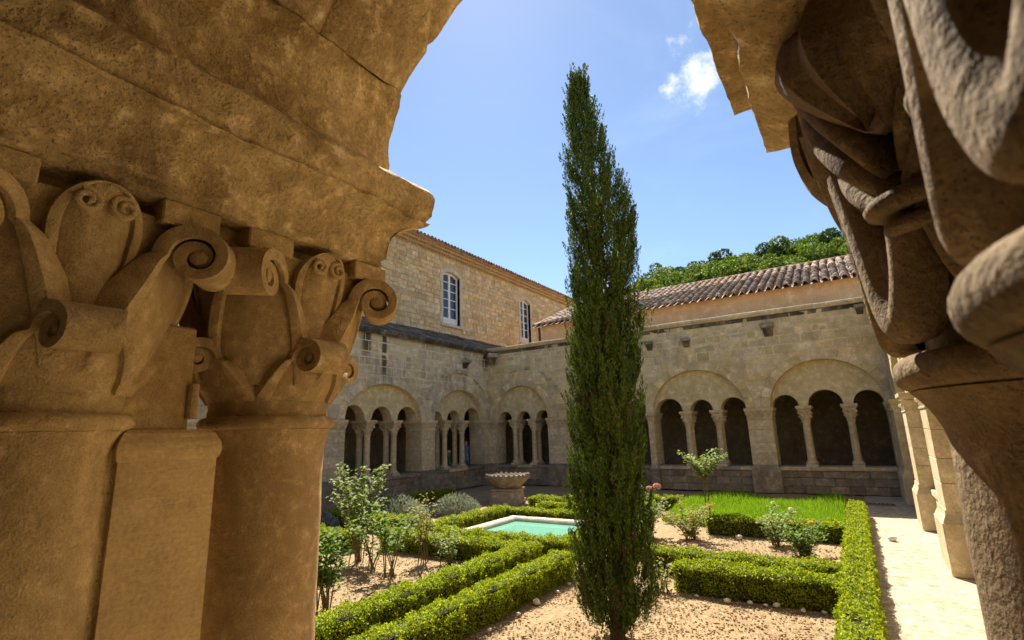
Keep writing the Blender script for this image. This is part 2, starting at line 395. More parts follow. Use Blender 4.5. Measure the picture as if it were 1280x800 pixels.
# ------------------------------------------------------------------ capitals
ULIST = [-1, -.97, -.8, -.755, -.70, -.62, -.3, 0, .3, .62, .70, .755, .8, .97, 1]
URIM  = [-.002, .006, .006, .0045, -.0042, -.0015, -.001, .002, -.001, -.0015, -.0042, .0045, .006, .006, -.002]
def bell_R(phi, v, r0, r1, pw=1.7, p1=2.2):
    W = r0 + (r1 - r0) * max(v, 0) ** pw; p = 2 + p1 * v
    return W / (abs(math.cos(phi)) ** p + abs(math.sin(phi)) ** p) ** (1 / p)
def crocket_leaf(mb, phi, rb, zb, rc, zc, R0, hw0, hw1, th=.014, turns=1.75, nstem=16, nsp=46, rim=1., simple_u=False, wrap=.125, tilt=.42):
    C = []; a = np.array([rb, zb]); d = np.array([rc - R0, zc]); b = a + [(.30)*(d[0]-a[0]), .38*(d[1]-a[1])]; c = d - [.12*(d[0]-a[0]), .40*(d[1]-a[1])]
    for k in range(nstem):
        t = k / nstem; C.append((a*(1-t)**3 + 3*b*t*(1-t)**2 + 3*c*t*t*(1-t) + d*t**3, t, 0.))
    for k in range(nsp + 1):
        t = k / nsp; an = math.pi - 2*math.pi*turns*t; r = R0 * (1 - .82 * t**.85)
        C.append((np.array([rc + r*math.cos(an), zc + r*math.sin(an)]), 1., t))
    P = np.array([q[0] for q in C]); T = np.gradient(P, axis=0); T /= np.linalg.norm(T, axis=1, keepdims=True)
    NL = np.stack([-T[:, 1], T[:, 0]], 1)
    us, rm = (([-1, -.7, 0, .7, 1], [0, .003, -.003, .003, 0]) if simple_u else (ULIST, URIM))
    n = len(us); V = []; F = []; cp, sp = math.cos(phi), math.sin(phi)
    for k, (q, ts, tp) in enumerate(C):
        hw = hw1 + (hw0 - hw1) * math.sqrt(max(0., 1 - ts**2.2)); kw = (1 - ts)**.8
        turn = tp*turns
        if tp > 0: hw = hw1 * (1 - .20*max(0., turn-.25))
        t2 = th * .5 * (1 - .30 * tp)
        back = .05*max(0., 1-ts)**.7
        for sgn, idx in ((1, range(n)), (-1, range(n - 1, -1, -1))):
            for i in idx:
                rimk = rim*(1 if sgn < 0 else .0 if tp > 0 else .3)*(1 - .6*min(1, turn*2.))
                fr_ = t2 if (sgn > 0 or tp > 0) else t2*min(1., .12 + ts/.35)
                off = sgn * (fr_ + rimk * rm[i]) + (back if sgn > 0 else 0); r, z = P[k] + NL[k] * off; s = us[i] * hw
                if tp > 0 or ts > .6: s *= 1 - tilt*min(1., max(0., (r - (rc - R0))/(2*R0)))*min(1., turn*4)
                r -= kw * (wrap - math.sqrt(max(1e-6, wrap*wrap - min(s*s, .93*wrap*wrap))))
                V.append((r*cp - s*sp, r*sp + s*cp, z))
    m_ = 2 * n
    for k in range(len(C) - 1):
        for i in range(m_):
            j = (i+1) % m_; F.append((k*m_+i, k*m_+j, (k+1)*m_+j, (k+1)*m_+i))
    F.append(tuple(range(m_-1, -1, -1))); F.append(tuple((len(C)-1)*m_ + i for i in range(m_)))
    mb.add(V, F)
    if not simple_u:                                    # eye of the scroll
        pts = []; rad = []
        for q in (-1, -.94, -.8, .8, .94, 1): pts.append((rc*cp - q*hw1*.66*sp, rc*sp + q*hw1*.66*cp, zc)); rad.append(R0*.30*(.5 if abs(q) == 1 else .85 if abs(q) > .9 else 1))
        mb.tube(pts, rad, 14)
def face_leaf(mb, phi, r0, r1, z0, z1, zb, zt, hw, nz=22):
    V = []; F = []; n = len(ULIST); cp, sp = math.cos(phi), math.sin(phi)
    for k in range(nz + 1):
        t = k / nz; z = zb + (zt - zb) * math.sin(t * math.pi/2) if t > .0 else zb
        q = (z - zb) / (zt - zb); h = hw * (.62 + .38*q) * (math.sqrt(max(0., 1 - ((q - .72)/.28)**2)) if q > .72 else 1.) + .001
        out = bell_R(0, (z - z0)/(z1 - z0), r0, r1) + .016 + .022 * q**3
        for sgn in (1, -1):
            for i in (range(n) if sgn > 0 else range(n-1, -1, -1)):
                s = ULIST[i] * h; o = out + (URIM[i] if sgn > 0 else -.012) - .25 * s*s/hw
                V.append((o*cp - s*sp, o*sp + s*cp, z))
    m_ = 2*n
    for k in range(nz):
        for i in range(m_):
            j = (i+1) % m_; F.append((k*m_+j, k*m_+i, (k+1)*m_+i, (k+1)*m_+j))
    mb.add(V, F)
    for sg in (-1, 1):                                   # twin little snails under the abacus
        pts = []; rad = []; zc = zt - .032; sc = sg * .024; o0 = bell_R(0, (zc - z0)/(z1 - z0), r0, r1) + .034
        for k in range(34):
            t = k/33; an = math.pi/2 + sg * (-.4 + 2*math.pi*1.55*t); r = .0185 * (1 - .8*t)
            s = sc + r*math.cos(an); z = zc + r*math.sin(an); o = o0 + .006 * t
            pts.append((o*cp - s*sp, o*sp + s*cp, z)); rad.append(.0062 * (1 - .35*t))
        mb.tube(pts, rad, 7)
def crocket_capital(parent, cx, cy, z0, z1, mat, r0=.117, r1=.150, hi=True):
    """bell, four lower leaves on the faces, four corner leaves with scrolls, four face leaves, abacus"""
    cap = empty('capital', (cx, cy, 0), 0, parent=parent)
    mb = MB(); nv = 26; na = 64; prof = []
    V = []; F = []
    for k in range(nv + 1):
        v = k / nv
        for i in range(na):
            a = 2*math.pi*i/na; r = bell_R(a, v, r0, r1); V.append((r*math.cos(a), r*math.sin(a), z0 + (z1 - z0 - .03)*v))
    for k in range(nv):
        for i in range(na):
            j = (i+1) % na; F.append((k*na+i, k*na+j, (k+1)*na+j, (k+1)*na+i))
    F.append(tuple(range(na-1,-1,-1))); F.append(tuple(nv*na+i for i in range(na)))
    mb.add(V, F); smooth_by_angle(mb.build('bell', mat, cap), 50)
    hgt = z1 - z0
    for k in range(4):
        ph = k * math.pi/2
        mb = MB(); crocket_leaf(mb, ph, bell_R(ph, .08, r0, r1) + .004, z0 + .030, r0 + .062, z0 + .112, .038, .092, .058, wrap=.124)
        smooth_by_angle(mb.build('lower_leaf', mat, cap), 40)
        mb = MB(); pc = ph + math.pi/4
        crocket_leaf(mb, pc, bell_R(pc, .2, r0, r1) + .008, z0 + .06, bell_R(pc, .8, r0, r1) + .060, z0 + hgt*.735, .053, .094, .056, th=.018, wrap=.135)
        smooth_by_angle(mb.build('corner_leaf', mat, cap), 40)
        mb = MB(); face_leaf(mb, ph, r0, r1, z0, z1, z0 + .07, z1 - .014, .066)
        smooth_by_angle(mb.build('face_leaf', mat, cap), 40)
    mb = MB(); h = .172
    mb.box((-.115,-.115,z1-.045), (.115,.115,z1-.001))
    for sx in (-1, 1):
        for sy in (-1, 1):
            a = sorted((sx*.078, sx*h)); b = sorted((sy*.078, sy*h)); mb.bbox((a[0], b[0], z1-.042), (a[1], b[1], z1-.0005), .003)
    mb.build('abacus', mat, cap)
    return cap
def surf_band(mb, pts, wd, ht, c, bellf, n=40):
    """raised rib carried over the bell; pts (deg, z, lift)"""
    P = np.array(pts, float); t = np.linspace(0, len(P)-1, n); 
    def cr(a):  # Catmull-Rom
        r = []
        for x in t:
            i = min(int(x), len(a)-2); u = x - i; p0 = a[max(i-1,0)]; p1 = a[i]; p2 = a[i+1]; p3 = a[min(i+2, len(a)-1)]
            r.append(.5*((2*p1)+(-p0+p2)*u+(2*p0-5*p1+4*p2-p3)*u*u+(-p0+3*p1-3*p2+p3)*u**3))
        return np.array(r)
    A, Z, Lf = cr(P[:,0]), cr(P[:,1]), cr(P[:,2]); pos = []; nr = []
    for a, z, l in zip(A, Z, Lf):
        r = bellf(R(a), z) + l; pos.append(Vector((r*math.cos(R(a)), r*math.sin(R(a)), z))); nr.append(Vector((math.cos(R(a)), math.sin(R(a)), -.35)).normalized())
    V = []; F = []
    W = wd if hasattr(wd, '__len__') else (wd, wd)
    prof = [(-1,-.9),(-.96,.1),(-.75,.72),(-.35,.98),(0,1),(.35,.98),(.75,.72),(.96,.1),(1,-.9)]
    for k, p in enumerate(pos):
        tg = (pos[min(k+1,n-1)] - pos[max(k-1,0)]).normalized(); bn = tg.cross(nr[k]).normalized(); nn = bn.cross(tg).normalized()
        q = k/(n-1); w_ = (W[0]*(1-q) + W[1]*q) * .5 
        for (a, b) in prof: V.append(Vector(c) + p + bn*(a*w_) + nn*(b*ht))
    m_ = len(prof)
    for k in range(n-1):
        for i in range(m_-1): F.append((k*m_+i, (k+1)*m_+i, (k+1)*m_+i+1, k*m_+i+1))
    F.append(tuple(range(m_))); F.append(tuple((n-1)*m_+i for i in range(m_-1,-1,-1)))
    mb.add(V, F)
def leaf_capital(parent, cx, cy, z0, z1, mat, r0=.118, r1=.178):
    """smooth flaring capital with broad folded leaves tied at the corners"""
    cap = empty('capital', (cx, cy, 0), 0, parent=parent)
    f = lambda ph, z: bell_R(ph, (z - z0)/(z1 - z0), r0, r1, 1.35, 2.6)
    V = []; F = []; na = 96; nv = 34
    for k in range(nv+1):
        v = k/nv
        for i in range(na):
            a = 2*math.pi*i/na; r = f(a, z0 + (z1-z0)*v) - .012*math.sin(math.pi*min(1, v*1.2))
            V.append((r*math.cos(a), r*math.sin(a), z0 + (z1-z0-.004)*v))
    for k in range(nv):
        for i in range(na):
            j = (i+1) % na; F.append((k*na+i, k*na+j, (k+1)*na+j, (k+1)*na+i))
    F.append(tuple(range(na-1,-1,-1))); F.append(tuple(nv*na+i for i in range(na)))
    smooth_by_angle(mesh('bell', V, F, mat, cap), 50)
    hh = z1 - z0; Zf = lambda q: z0 + hh*q
    for k in range(4):
        ac = 45 + 90*k
        for sg in (-1, 1):
            b = lambda *pts: [(ac + sg*a, Zf(q), l) for (a, q, l) in pts]
            mb = MB()
            surf_band(mb, b((5,.36,.012),(10,.18,.022),(19,.075,.026),(29,.15,.022),(36,.36,.016),(43,.62,.01)), (.034,.05), .017, (0,0,0), f)
            surf_band(mb, b((5,.34,.004),(12,.25,.008),(19,.19,.012),(25,.25,.008),(30,.38,.004)), (.016,.02), .014, (0,0,0), f)
            smooth_by_angle(mb.build('looped_leaf', mat, cap), 55)
            mb = MB()
            surf_band(mb, b((3,.42,.012),(12,.52,.016),(25,.66,.014),(38,.80,.010),(45,.90,.006)), (.022,.046), .018, (0,0,0), f)
            surf_band(mb, b((3,.46,.010),(9,.60,.016),(19,.76,.016),(31,.90,.012)), (.018,.034), .016, (0,0,0), f)
            surf_band(mb, b((4,.39,.010),(16,.43,.012),(30,.54,.010),(44,.68,.004)), (.016,.03), .012, (0,0,0), f)
            smooth_by_angle(mb.build('fan_leaf', mat, cap), 55)
        mb = MB()
        surf_band(mb, [(ac-13,Zf(.40),.0),(ac-7,Zf(.385),.022),(ac,Zf(.38),.030),(ac+7,Zf(.385),.022),(ac+13,Zf(.40),.0)], .022, .020, (0,0,0), f)
        surf_band(mb, [(ac-12,Zf(.345),-.004),(ac-6,Zf(.325),.018),(ac,Zf(.32),.025),(ac+6,Zf(.325),.018),(ac+12,Zf(.345),-.004)], .018, .016, (0,0,0), f)
        smooth_by_angle(mb.build('tie_band', mat, cap), 55)
        # drooping leaf under the corner of the abacus
        V = []; F = []; cp, sp = math.cos(R(ac)), math.sin(R(ac)); nu, nt = 13, 18
        for i in range(nt+1):
            t = i/nt; z = Zf(.99 - .42*t); base = f(R(ac), Zf(.99)) + .012
            r = base + .028*math.sin(math.pi*min(1,t*1.1)) - .030*t*t; hw = .098*(1-t)**.75 + .004
            for sg in (1, -1):
                for j in (range(nu) if sg > 0 else range(nu-1,-1,-1)):
                    u = -1 + 2*j/(nu-1); s = u*hw; o = r - .55*abs(s)*(.55+.2*t) + (.006*math.cos(u*math.pi*3) if sg > 0 else -.02)
                    V.append((o*cp - s*sp, o*sp + s*cp, z))
        m_ = 2*nu
        for i in range(nt):
            for j in range(m_):
                q = (j+1) % m_; F.append((i*m_+j, i*m_+q, (i+1)*m_+q, (i+1)*m_+j))
        F.append(tuple(range(m_-1,-1,-1))); F.append(tuple(nt*m_+j for j in range(m_)))
        smooth_by_angle(mesh('drooping_leaf', V, F, mat, cap), 55)
    return cap

# ------------------------------------------------------------------ near arcade bay the picture is taken through
def rough_sweep(name, rect, prof, parent, mat, amp=.006, step=.013, fr=14., chip=0.):
    x0, y0, x1, y1 = rect; P = []
    for k in range(len(prof)-1):
        a, b = np.array(prof[k]), np.array(prof[k+1]); n = max(1, int(np.linalg.norm(b-a)/step))
        P += [a + (b-a)*i/n for i in range(n)]
    P.append(np.array(prof[-1])); V = []; F = []; cnt = None
    for (o, z) in P:
        cs = [(x0-o,y0-o),(x1+o,y0-o),(x1+o,y1+o),(x0-o,y1+o)]; ring = []
        for i in range(4):
            a, b = cs[i], cs[(i+1)%4]; ln = (x1-x0, y1-y0)[i%2]; n = max(2, int(ln/step))
            for q in range(n): ring.append((a[0]+(b[0]-a[0])*q/n, a[1]+(b[1]-a[1])*q/n, i, q/n))
        cnt = len(ring)
        for (x, y, i, q) in ring:
            nx, ny = ((0,-1),(1,0),(0,1),(-1,0))[i]
            if q == 0: px_, py_ = ((-1,0),(0,-1),(1,0),(0,1))[i]; nx += px_; ny += py_
            p = Vector((x, y, z))
            d = mnoise.fractal(p*fr, 1., 2., 4)*amp + mnoise.noise(p*fr*3.7)*amp*.45
            if chip:
                c = mnoise.noise(p*7. + Vector((4,1,8))); d -= chip*max(0, c-.28)
            V.append((x + nx*d, y + ny*d, z + mnoise.noise(p*fr*1.3 + Vector((9,9,9)))*amp*.6))
    for k in range(len(P)-1):
        for i in range(cnt):
            j = (i+1) % cnt; F.append((k*cnt+i, k*cnt+j, (k+1)*cnt+j, (k+1)*cnt+i))
    F.append(tuple(range(cnt-1,-1,-1))); F.append(tuple((len(P)-1)*cnt+i for i in range(cnt)))
    return smooth_by_angle(mesh(name, V, F, mat, parent), 48)
def cav(o0, z0, o1, z1, n=7, bulge=1.):
    """concave quarter hollow from (o0,z0) to (o1,z1)"""
    return [(o0 + (o1-o0)*(1-math.cos(math.pi/2*k/n)), z0 + (z1-z0)*math.sin(math.pi/2*k/n)) for k in range(n+1)]
CY1, CY2 = .270, .668; LX, RX = -1.077, .19
def shaft(parent, x, y, r, z0, z1, mat, ring_r, ring_h=.027, flare=.012):
    mb = MB(); pr = [(r*1.02, z0)]
    for k in range(1, 22): pr.append((r*(1+.02*(1-k/22)), z0 + (z1-z0-.06)*k/22))
    for k in range(7): t = k/6; pr.append((r + flare*t*t, z1-.055+.055*t))
    v0 = len(mb.v); mb.lathe(pr, 56, (x, y, 0))
    o = mb.build('shaft', mat, parent); me = o.data
    for q in me.vertices:
        p = q.co; d = .0022*mnoise.fractal(p*9, 1., 2., 4); n_ = Vector((p.x-x, p.y-y, 0)).normalized(); q.co = p + n_*d
    smooth_by_angle(o, 45)
    mb = MB(); pr = []
    for k in range(11):
        a = -math.pi/2 + math.pi*k/10; pr.append((ring_r - ring_h*.5 + ring_h*.5*math.cos(a), z1 + ring_h*.5 + ring_h*.5*math.sin(a)))
    mb.lathe(pr, 56, (x, y, 0)); smooth_by_angle(mb.build('necking_ring', mat, parent), 60)
    mb = MB(); mb.bbox((x-r*1.5, y-r*1.5, z0-.16), (x+r*1.5, y+r*1.5, z0-.09), .008)
    pr = [(r*1.46, z0-.09)] + [(r*1.34 + r*.14*math.sin(math.pi*k/6), z0-.09+.05*k/6) for k in range(7)] + [(r*1.2, z0-.03), (r*1.15, z0-.02)] + [(r*1.1+r*.1*math.sin(math.pi*k/5), z0-.02+.02*k/5) for k in range(6)]
    mb.lathe(pr, 40, (x, y, 0)); mb.build('base', mat, parent, False)

def near_pier(name, x, label, left):
    root = empty(name, (0, 0, 0), 0, label, 'column')
    if left:
        shaft(root, x, CY2, .115, .94, 1.872, M_fg, .137); crocket_capital(root, x, CY2, 1.899, 2.252, M_fg)
        shaft(root, x, CY1, .115, .94, 1.872, M_fg, .137); crocket_capital(root, x, CY1, 1.899, 2.252, M_fg)
        mb = MB(); mb.bbox((-1.20, .36, 2.196), (-.945, .60, 2.2505), .004); mb.build('abacus_block', M_fg, root)
        # slab standing between the two shafts
        mb = MB(); mb.rectsweep((-1.16, .36, -.985, .513), [(0,.78),(0,1.822),(.004,1.828),(.006,1.84),(.004,1.852),(0,1.86),(-.004,1.868),(-.012,1.874)])
        mb.build('slab', M_fgs, root)
        mb = MB(); mb.bbox((-1.15, .34, 1.868), (-1.005, .468, 2.06), .004); mb.tube([(-1.004,.470,1.893),(-1.004,.470,1.955)], .010, 12); mb.build('upper_slab', M_fg, root)
        mb = MB(); mb.bbox((-1.17, .27, .78), (-.995, .405, 1.872), .012); mb.build('engaged_block', M_fgr, root)
        rough_sweep('impost', (-1.254, .093, -.90, .827), [(-.02,2.2505),(0,2.251),(.004,2.254),(.004,2.268),(.010,2.272)] + cav(.012,2.274,.074,2.366,7) + [(.078,2.372),(.070,2.378),(.074,2.385),(.080,2.392),(.083,2.448),(.07,2.462),(.02,2.472),(-.03,2.474)], root, M_fgr, .0095, .011, 16., .05)
    else:
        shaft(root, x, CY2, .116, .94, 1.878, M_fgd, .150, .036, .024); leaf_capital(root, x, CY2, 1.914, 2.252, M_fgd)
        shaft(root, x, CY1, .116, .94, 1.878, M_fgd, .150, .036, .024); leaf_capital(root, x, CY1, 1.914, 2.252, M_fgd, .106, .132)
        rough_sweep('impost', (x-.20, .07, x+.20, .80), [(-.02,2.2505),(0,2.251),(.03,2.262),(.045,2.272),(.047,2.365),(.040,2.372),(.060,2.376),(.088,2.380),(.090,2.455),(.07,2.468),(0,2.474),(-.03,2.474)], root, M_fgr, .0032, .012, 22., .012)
    return root
near_pier('twin_column', LX, 'ochre twin columns with spiral scroll leaf capitals beneath an eroded impost', True)
near_pier('twin_column', RX, 'brown twin columns with flaring folded leaf capital bound by a tie', False)

dw = empty('arch_wall', (0, 0, 0), 0, 'rough ochre stone arch wall resting on the near scroll and leaf columns', 'wall')
ARC = [(-.443 + 1.27*k, .447) for k in (-1, 0, 1)]; RO = .60
segs = []; edges = []
for (c, r) in ARC: edges.append((c-RO, c+RO, c))
u = -6.5
for (a, b, c) in edges:
    segs.append([(u, 2.474, 5.2), (a, 2.474, 5.2)])
    segs.append([(c + RO*math.cos(math.pi*(1-k/28)) , 2.474 + RO*.98*math.sin(math.pi*k/28) + .0, 5.2) for k in range(29)])
    u = b
segs.append([(u, 2.474, 5.2), (7, 2.474, 5.2)])
strip_wall('wall_core', segs, .10, .818, M_fgr, dw)
def rough_voussoir(c, ri, ro, a0, a1, y0, y1, sd):
    na = max(6, int((a1-a0)*ri/.014)); ny = int((y1-y0)/.014); V = []; F = []
    g = .0012/ri
    wob = lambda a, y: 0. if (a < .01 or a > 3.13) else .05*mnoise.noise((a*7, y*5., c*3)) + .02*mnoise.noise((a*9, y*19., c))
    for i in range(na+1):
        for j in range(ny+1):
            y = y0 + (y1-y0)*j/ny; w0 = wob(a0, y); w1 = wob(a1, y); a = a0+w0+g + (a1+w1-a0-w0-2*g)*i/na
            p = Vector((c + ri*math.cos(a), y, 2.474 + ri*math.sin(a)))
            e = min(i, na-i)/3.; e2 = min(j, ny-j)/3.
            d = .016*mnoise.fractal(p*5 + Vector((sd,0,0)), 1., 2., 5) + .005*mnoise.noise(p*30) + .007*max(0, 1-e)**2 + .012*max(0, 1-e2)**2
            cr_ = abs(mnoise.noise(Vector((p.x*3+sd, p.y*4, p.z*4)))); d += .012*max(0, 1 - cr_/.035)
            q = ri + d; V.append((c + q*math.cos(a), y, 2.474 + q*math.sin(a)))
    W = ny+1
    for i in range(na):
        for j in range(ny): F.append((i*W+j, i*W+j+1, (i+1)*W+j+1, (i+1)*W+j))
    b = len(V)
    for i in range(na+1):
        a = a0+g + (a1-a0-2*g)*i/na
        for y in (y0+.012, y1-.012): V.append((c + ro*math.cos(a), y, 2.474 + ro*math.sin(a)))
    for i in range(na):
        F.append((i*W, (i+1)*W, b+2*(i+1), b+2*i)); F.append((i*W+ny, b+2*i+1, b+2*(i+1)+1, (i+1)*W+ny))
        F.append((b+2*i, b+2*(i+1), b+2*(i+1)+1, b+2*i+1))
    F.append(tuple(range(0, ny+1)) + (b+1, b)); F.append(tuple(na*W+ny-j for j in range(ny+1)) + (b+2*na, b+2*na+1))
    return smooth_by_angle(mesh('voussoir', V, F, M_fgr, dw), 48)
for q, (c, r) in enumerate(ARC):
    cuts = [0, .62, 1.28, 1.9, 2.62, math.pi]
    for k in range(5): rough_voussoir(c, r, RO+.02, cuts[k], cuts[k+1], .085, .828, 3.1*q + k)
sw = empty('parapet_wall', (0,0,0), 0, 'low stone parapet wall carrying the near twin columns', 'wall')
mb = MB(); mb.box((-6.5, .09, -.05), (7, .81, .70)); mb.build('wall_core', M_fgr, sw)
u = -6.5
while u < 6.9:
    l = .7 + .4*random.random(); mb = MB(); mb.bbox((u+.003, .05, .70), (min(7, u+l)-.003, .85, .78), .01); mb.build('coping_stone', M_fg, sw); u += l
sheet('gallery_floor', -9, -5, 9, .845, .002, M_flag)

# ------------------------------------------------------------------ cloister arcades round the court
ZS = 2.35
def low_twin(parent, u, mats):
    tw = empty('twin_column', (u, 0, 0), 0, parent=parent)
    for v in (.22, .56):
        inst('base', ME['base'], None, tw, (0, v, 0)); inst('shaft', ME['shaft'], None, tw, (0, v, 0)); inst('capital', ME['cap'], None, tw, (0, v, 0))
    inst('impost', ME['imp'], None, tw, (0, 0, 0))
    return tw
def far_meshes(mat):
    d = {}
    mb = MB(); mb.box((-.14,-.14,.70), (.14,.14,.77)); mb.lathe([(.14,.77),(.15,.79),(.135,.815),(.118,.825),(.122,.845),(.105,.86)], 20, (0,0,0)); d['base'] = mb
    mb = MB(); mb.lathe([(.098,.855),(.092,1.4),(.088,1.86),(.098,1.90),(.112,1.905),(.115,1.92),(.108,1.935)], 18); d['shaft'] = mb
    mb = MB(); mb.lathe([(.095,1.935),(.10,2.0),(.118,2.1),(.145,2.19),(.15,2.20)], 16)
    for k in range(4):
        crocket_leaf(mb, k*math.pi/2, .10, 1.955, .148, 2.045, .026, .055, .045, .016, 1.2, 5, 12, 1., True)
        crocket_leaf(mb, k*math.pi/2 + math.pi/4, .115, 1.99, .195, 2.145, .036, .05, .035, .018, 1.2, 5, 12, 1., True)
    mb.box((-.15,-.15,2.185), (.15,.15,2.215)); d['cap'] = mb
    mb = MB(); mb.rectsweep((-.145, .075, .145, .705), [(0,2.215),(.012,2.232),(.04,2.272),(.05,2.28),(.052,2.348),(.04,2.349)]); d['imp'] = mb
    out = {}
    for k, b in d.items():
        o = b.build(k, mat); smooth_by_angle(o, 50); out[k] = o.data; bpy.data.objects.remove(o)
    return out
ME = far_meshes(M_col)

def arcade(root, arches, rise, ztop, ua, ub, M_st, M_tp, ring=.25, low_mat=M_dark, rowh=.235, holes=(), course=True, pier_proj=.03):
    # wall core with the big arch openings
    E = lambda h, uu: ZS + rise*math.sqrt(max(0., 1-(uu/h)**2))
    segs = []; u = ua
    for (uc, h, cols) in arches:
        if uc-h > u+.01: segs.append([(u, ZS, ztop), (uc-h, ZS, ztop)])
        segs.append([(uc - h*math.cos(math.pi*k/30), E(h, h*math.cos(math.pi*k/30)), ztop) for k in range(31)]); u = uc+h
    if ub > u+.01: segs.append([(u, ZS, ztop), (ub, ZS, ztop)])
    strip_wall('wall_core', segs, .010, .70, M_mort, root)
    # voussoirs
    for (uc, h, cols) in arches:
        nv = int(round(math.pi*(h+rise)/2/.30)) | 1
        for k in range(nv):
            a0, a1 = math.pi*k/nv, math.pi*(k+1)/nv; po = []
            for a in (a0, (a0+a1)/2, a1): po.append((uc + h*math.cos(a), ZS + rise*math.sin(a)))
            for a in (a1, (a0+a1)/2, a0): po.append((uc + (h+ring)*math.cos(a), ZS + (rise+ring)*math.sin(a)))
            prism(root, M_st, [np.array(p) for p in po[::-1]], -.004 - .012*random.random(), .05, 'voussoir', .003, .008)
    # wall stones
    crown = ZS + rise + ring; n1 = max(1, round((crown-ZS)/rowh)); r1_ = [.6 + .8*random.random() for _ in range(n1)]; rows = [ZS + (crown-ZS)*sum(r1_[:k])/sum(r1_) for k in range(n1+1)]
    n2 = max(1, round((ztop-crown)/rowh)); rr = [.6 + .85*random.random() for _ in range(n2)]; z = crown
    for q in rr: z += (ztop-crown)*q/sum(rr); rows.append(z)
    e = lambda h, z: (h+ring)*math.sqrt(max(0., 1-((z-ZS)/(rise+ring))**2)) if z < crown else -1
    def hole(a, b, c, d): return any(a < hu+.1 and b > hu-.1 and c < hz+.1 and d > hz-.1 for (hu, hz) in holes)
    for k in range(len(rows)-1):
        z0, z1 = rows[k], rows[k+1]; iv = []; u0 = u1 = ua
        if z0 < crown - 1e-6:
            for (uc, h, cols) in arches: iv.append(((u0, uc-e(h,z0)), (u1, uc-e(h,z1)))); u0, u1 = uc+e(h,z0), uc+e(h,z1)
            iv.append(((u0, ub), (u1, ub)))
        else: iv = [((ua, ub), (ua, ub))]
        for ((a0, b0), (a1, b1)) in iv:
            if b0-a0 < .05:
                if b1-a1 > .12:
                    mid = (a0+b0)/2; prism(root, M_st, [np.array(p) for p in ((mid, z0), (b1, z1), (a1, z1))], -.004, .05)
                continue
            cuts = [None]; x = max(a0, a1) + .18 + .3*random.random(); lim = min(b0, b1) - .16
            while x < lim: cuts.append(x); x += .18 + .50*random.random()**1.4
            cuts.append(None)
            for i in range(len(cuts)-1):
                p0 = a0 if cuts[i] is None else cuts[i]; p1 = a1 if cuts[i] is None else cuts[i]
                q0 = b0 if cuts[i+1] is None else cuts[i+1]; q1 = b1 if cuts[i+1] is None else cuts[i+1]
                vf = .008 - .012*random.random()
                if abs(p0-p1) < 1e-4 and abs(q0-q1) < 1e-4: block(root, M_st, p0, q0, z0, z1, vf, .05, joint=.018)
                else: prism(root, M_st, [np.array(p) for p in ((p0,z0),(q0,z0),(q1,z1),(p1,z1))], vf, .05, joint=.006)
    # tympana with three small arches, columns, low wall
    for (uc, h, cols) in arches:
        ed = [uc-h] + list(cols) + [uc+h]; sg = []; ops = []
        for i in range(3):
            a = ed[i] + (.115 if i else .02); b = ed[i+1] - (.115 if i < 2 else .02); ops.append((a, b))
        ns = 96
        us = sorted(set([uc-h+.001 + (2*h-.002)*k/ns for k in range(ns+1)] + [q for ab in ops for q in ab]))
        for x in us:
            lo = ZS
            for (a, b) in ops:
                if a < x < b: lo = ZS + math.sqrt(max(0, ((b-a)/2)**2 - (x-(a+b)/2)**2))*1.0
            sg.append((x, lo, max(lo+.004, E(h, x-uc)+.02)))
        strip_wall('tympanum', [sg], .20, .60, M_tp, root)
        for c in cols: low_twin(root, c, None)
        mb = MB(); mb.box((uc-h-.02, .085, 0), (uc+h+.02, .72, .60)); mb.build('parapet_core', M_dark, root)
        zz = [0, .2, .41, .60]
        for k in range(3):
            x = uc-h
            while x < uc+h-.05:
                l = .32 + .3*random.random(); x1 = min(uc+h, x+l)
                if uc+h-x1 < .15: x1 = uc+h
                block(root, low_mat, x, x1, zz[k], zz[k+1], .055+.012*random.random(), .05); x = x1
        x = uc-h
        while x < uc+h-.05:
            l = .6 + .4*random.random(); x1 = min(uc+h, x+l)
            if uc+h-x1 < .3: x1 = uc+h
            mb = MB(); mb.bbox((x+.003, .02, .602), (x1-.003, .76, .70), .012); mb.build('sill_stone', M_col if random.random() < .5 else low_mat, root); x = x1
    # piers
    ps = []; u = ua
    for (uc, h, cols) in arches: ps.append((u, uc-h)); u = uc+h
    ps.append((u, ub)); ps = [p for p in ps if p[1]-p[0] > .12]
    for (a, b) in ps:
        pr = empty('pier', (0,0,0), 0, parent=root); pp = pier_proj
        mb = MB(); mb.bbox((a-.05, -pp-.07, 0), (b+.05, .74, .62), .015); mb.rectsweep((a-.05,-pp-.07,b+.05,.74), [(-.01,.61),(-.03,.66),(-.05,.70),(-.055,.76)]); mb.build('plinth', low_mat, pr)
        z = .74
        hs = [.34,.30,.36,.28]; 
        for q in hs:
            z1 = z + q*1.27/sum(hs); mb = MB(); mb.bbox((a+.002, -pp, z+.002), (b-.002, .70, z1-.002), .006); mb.build('pier_block', M_col, pr); z = z1
        mb = MB(); mb.rectsweep((a, -pp, b, .70), [(-.01,2.0),(.012,2.008),(.014,2.028),(0,2.036),(.004,2.10),(.03,2.18),(.045,2.21),(.03,2.215)])
        n = max(3, int((b-a+.06)/.12)); 
        for i in range(n): crocket_small(mb, a + (b-a)*(i+.5)/n, -pp-.02, 2.13)
        smooth_by_angle(mb.build('capital', M_col, pr), 40)
        mb = MB(); mb.rectsweep((a, -pp, b, .70), [(0,2.21),(.03,2.225),(.05,2.268),(.058,2.28),(.06,2.347),(.04,2.3495)]); mb.build('impost', M_col, pr)
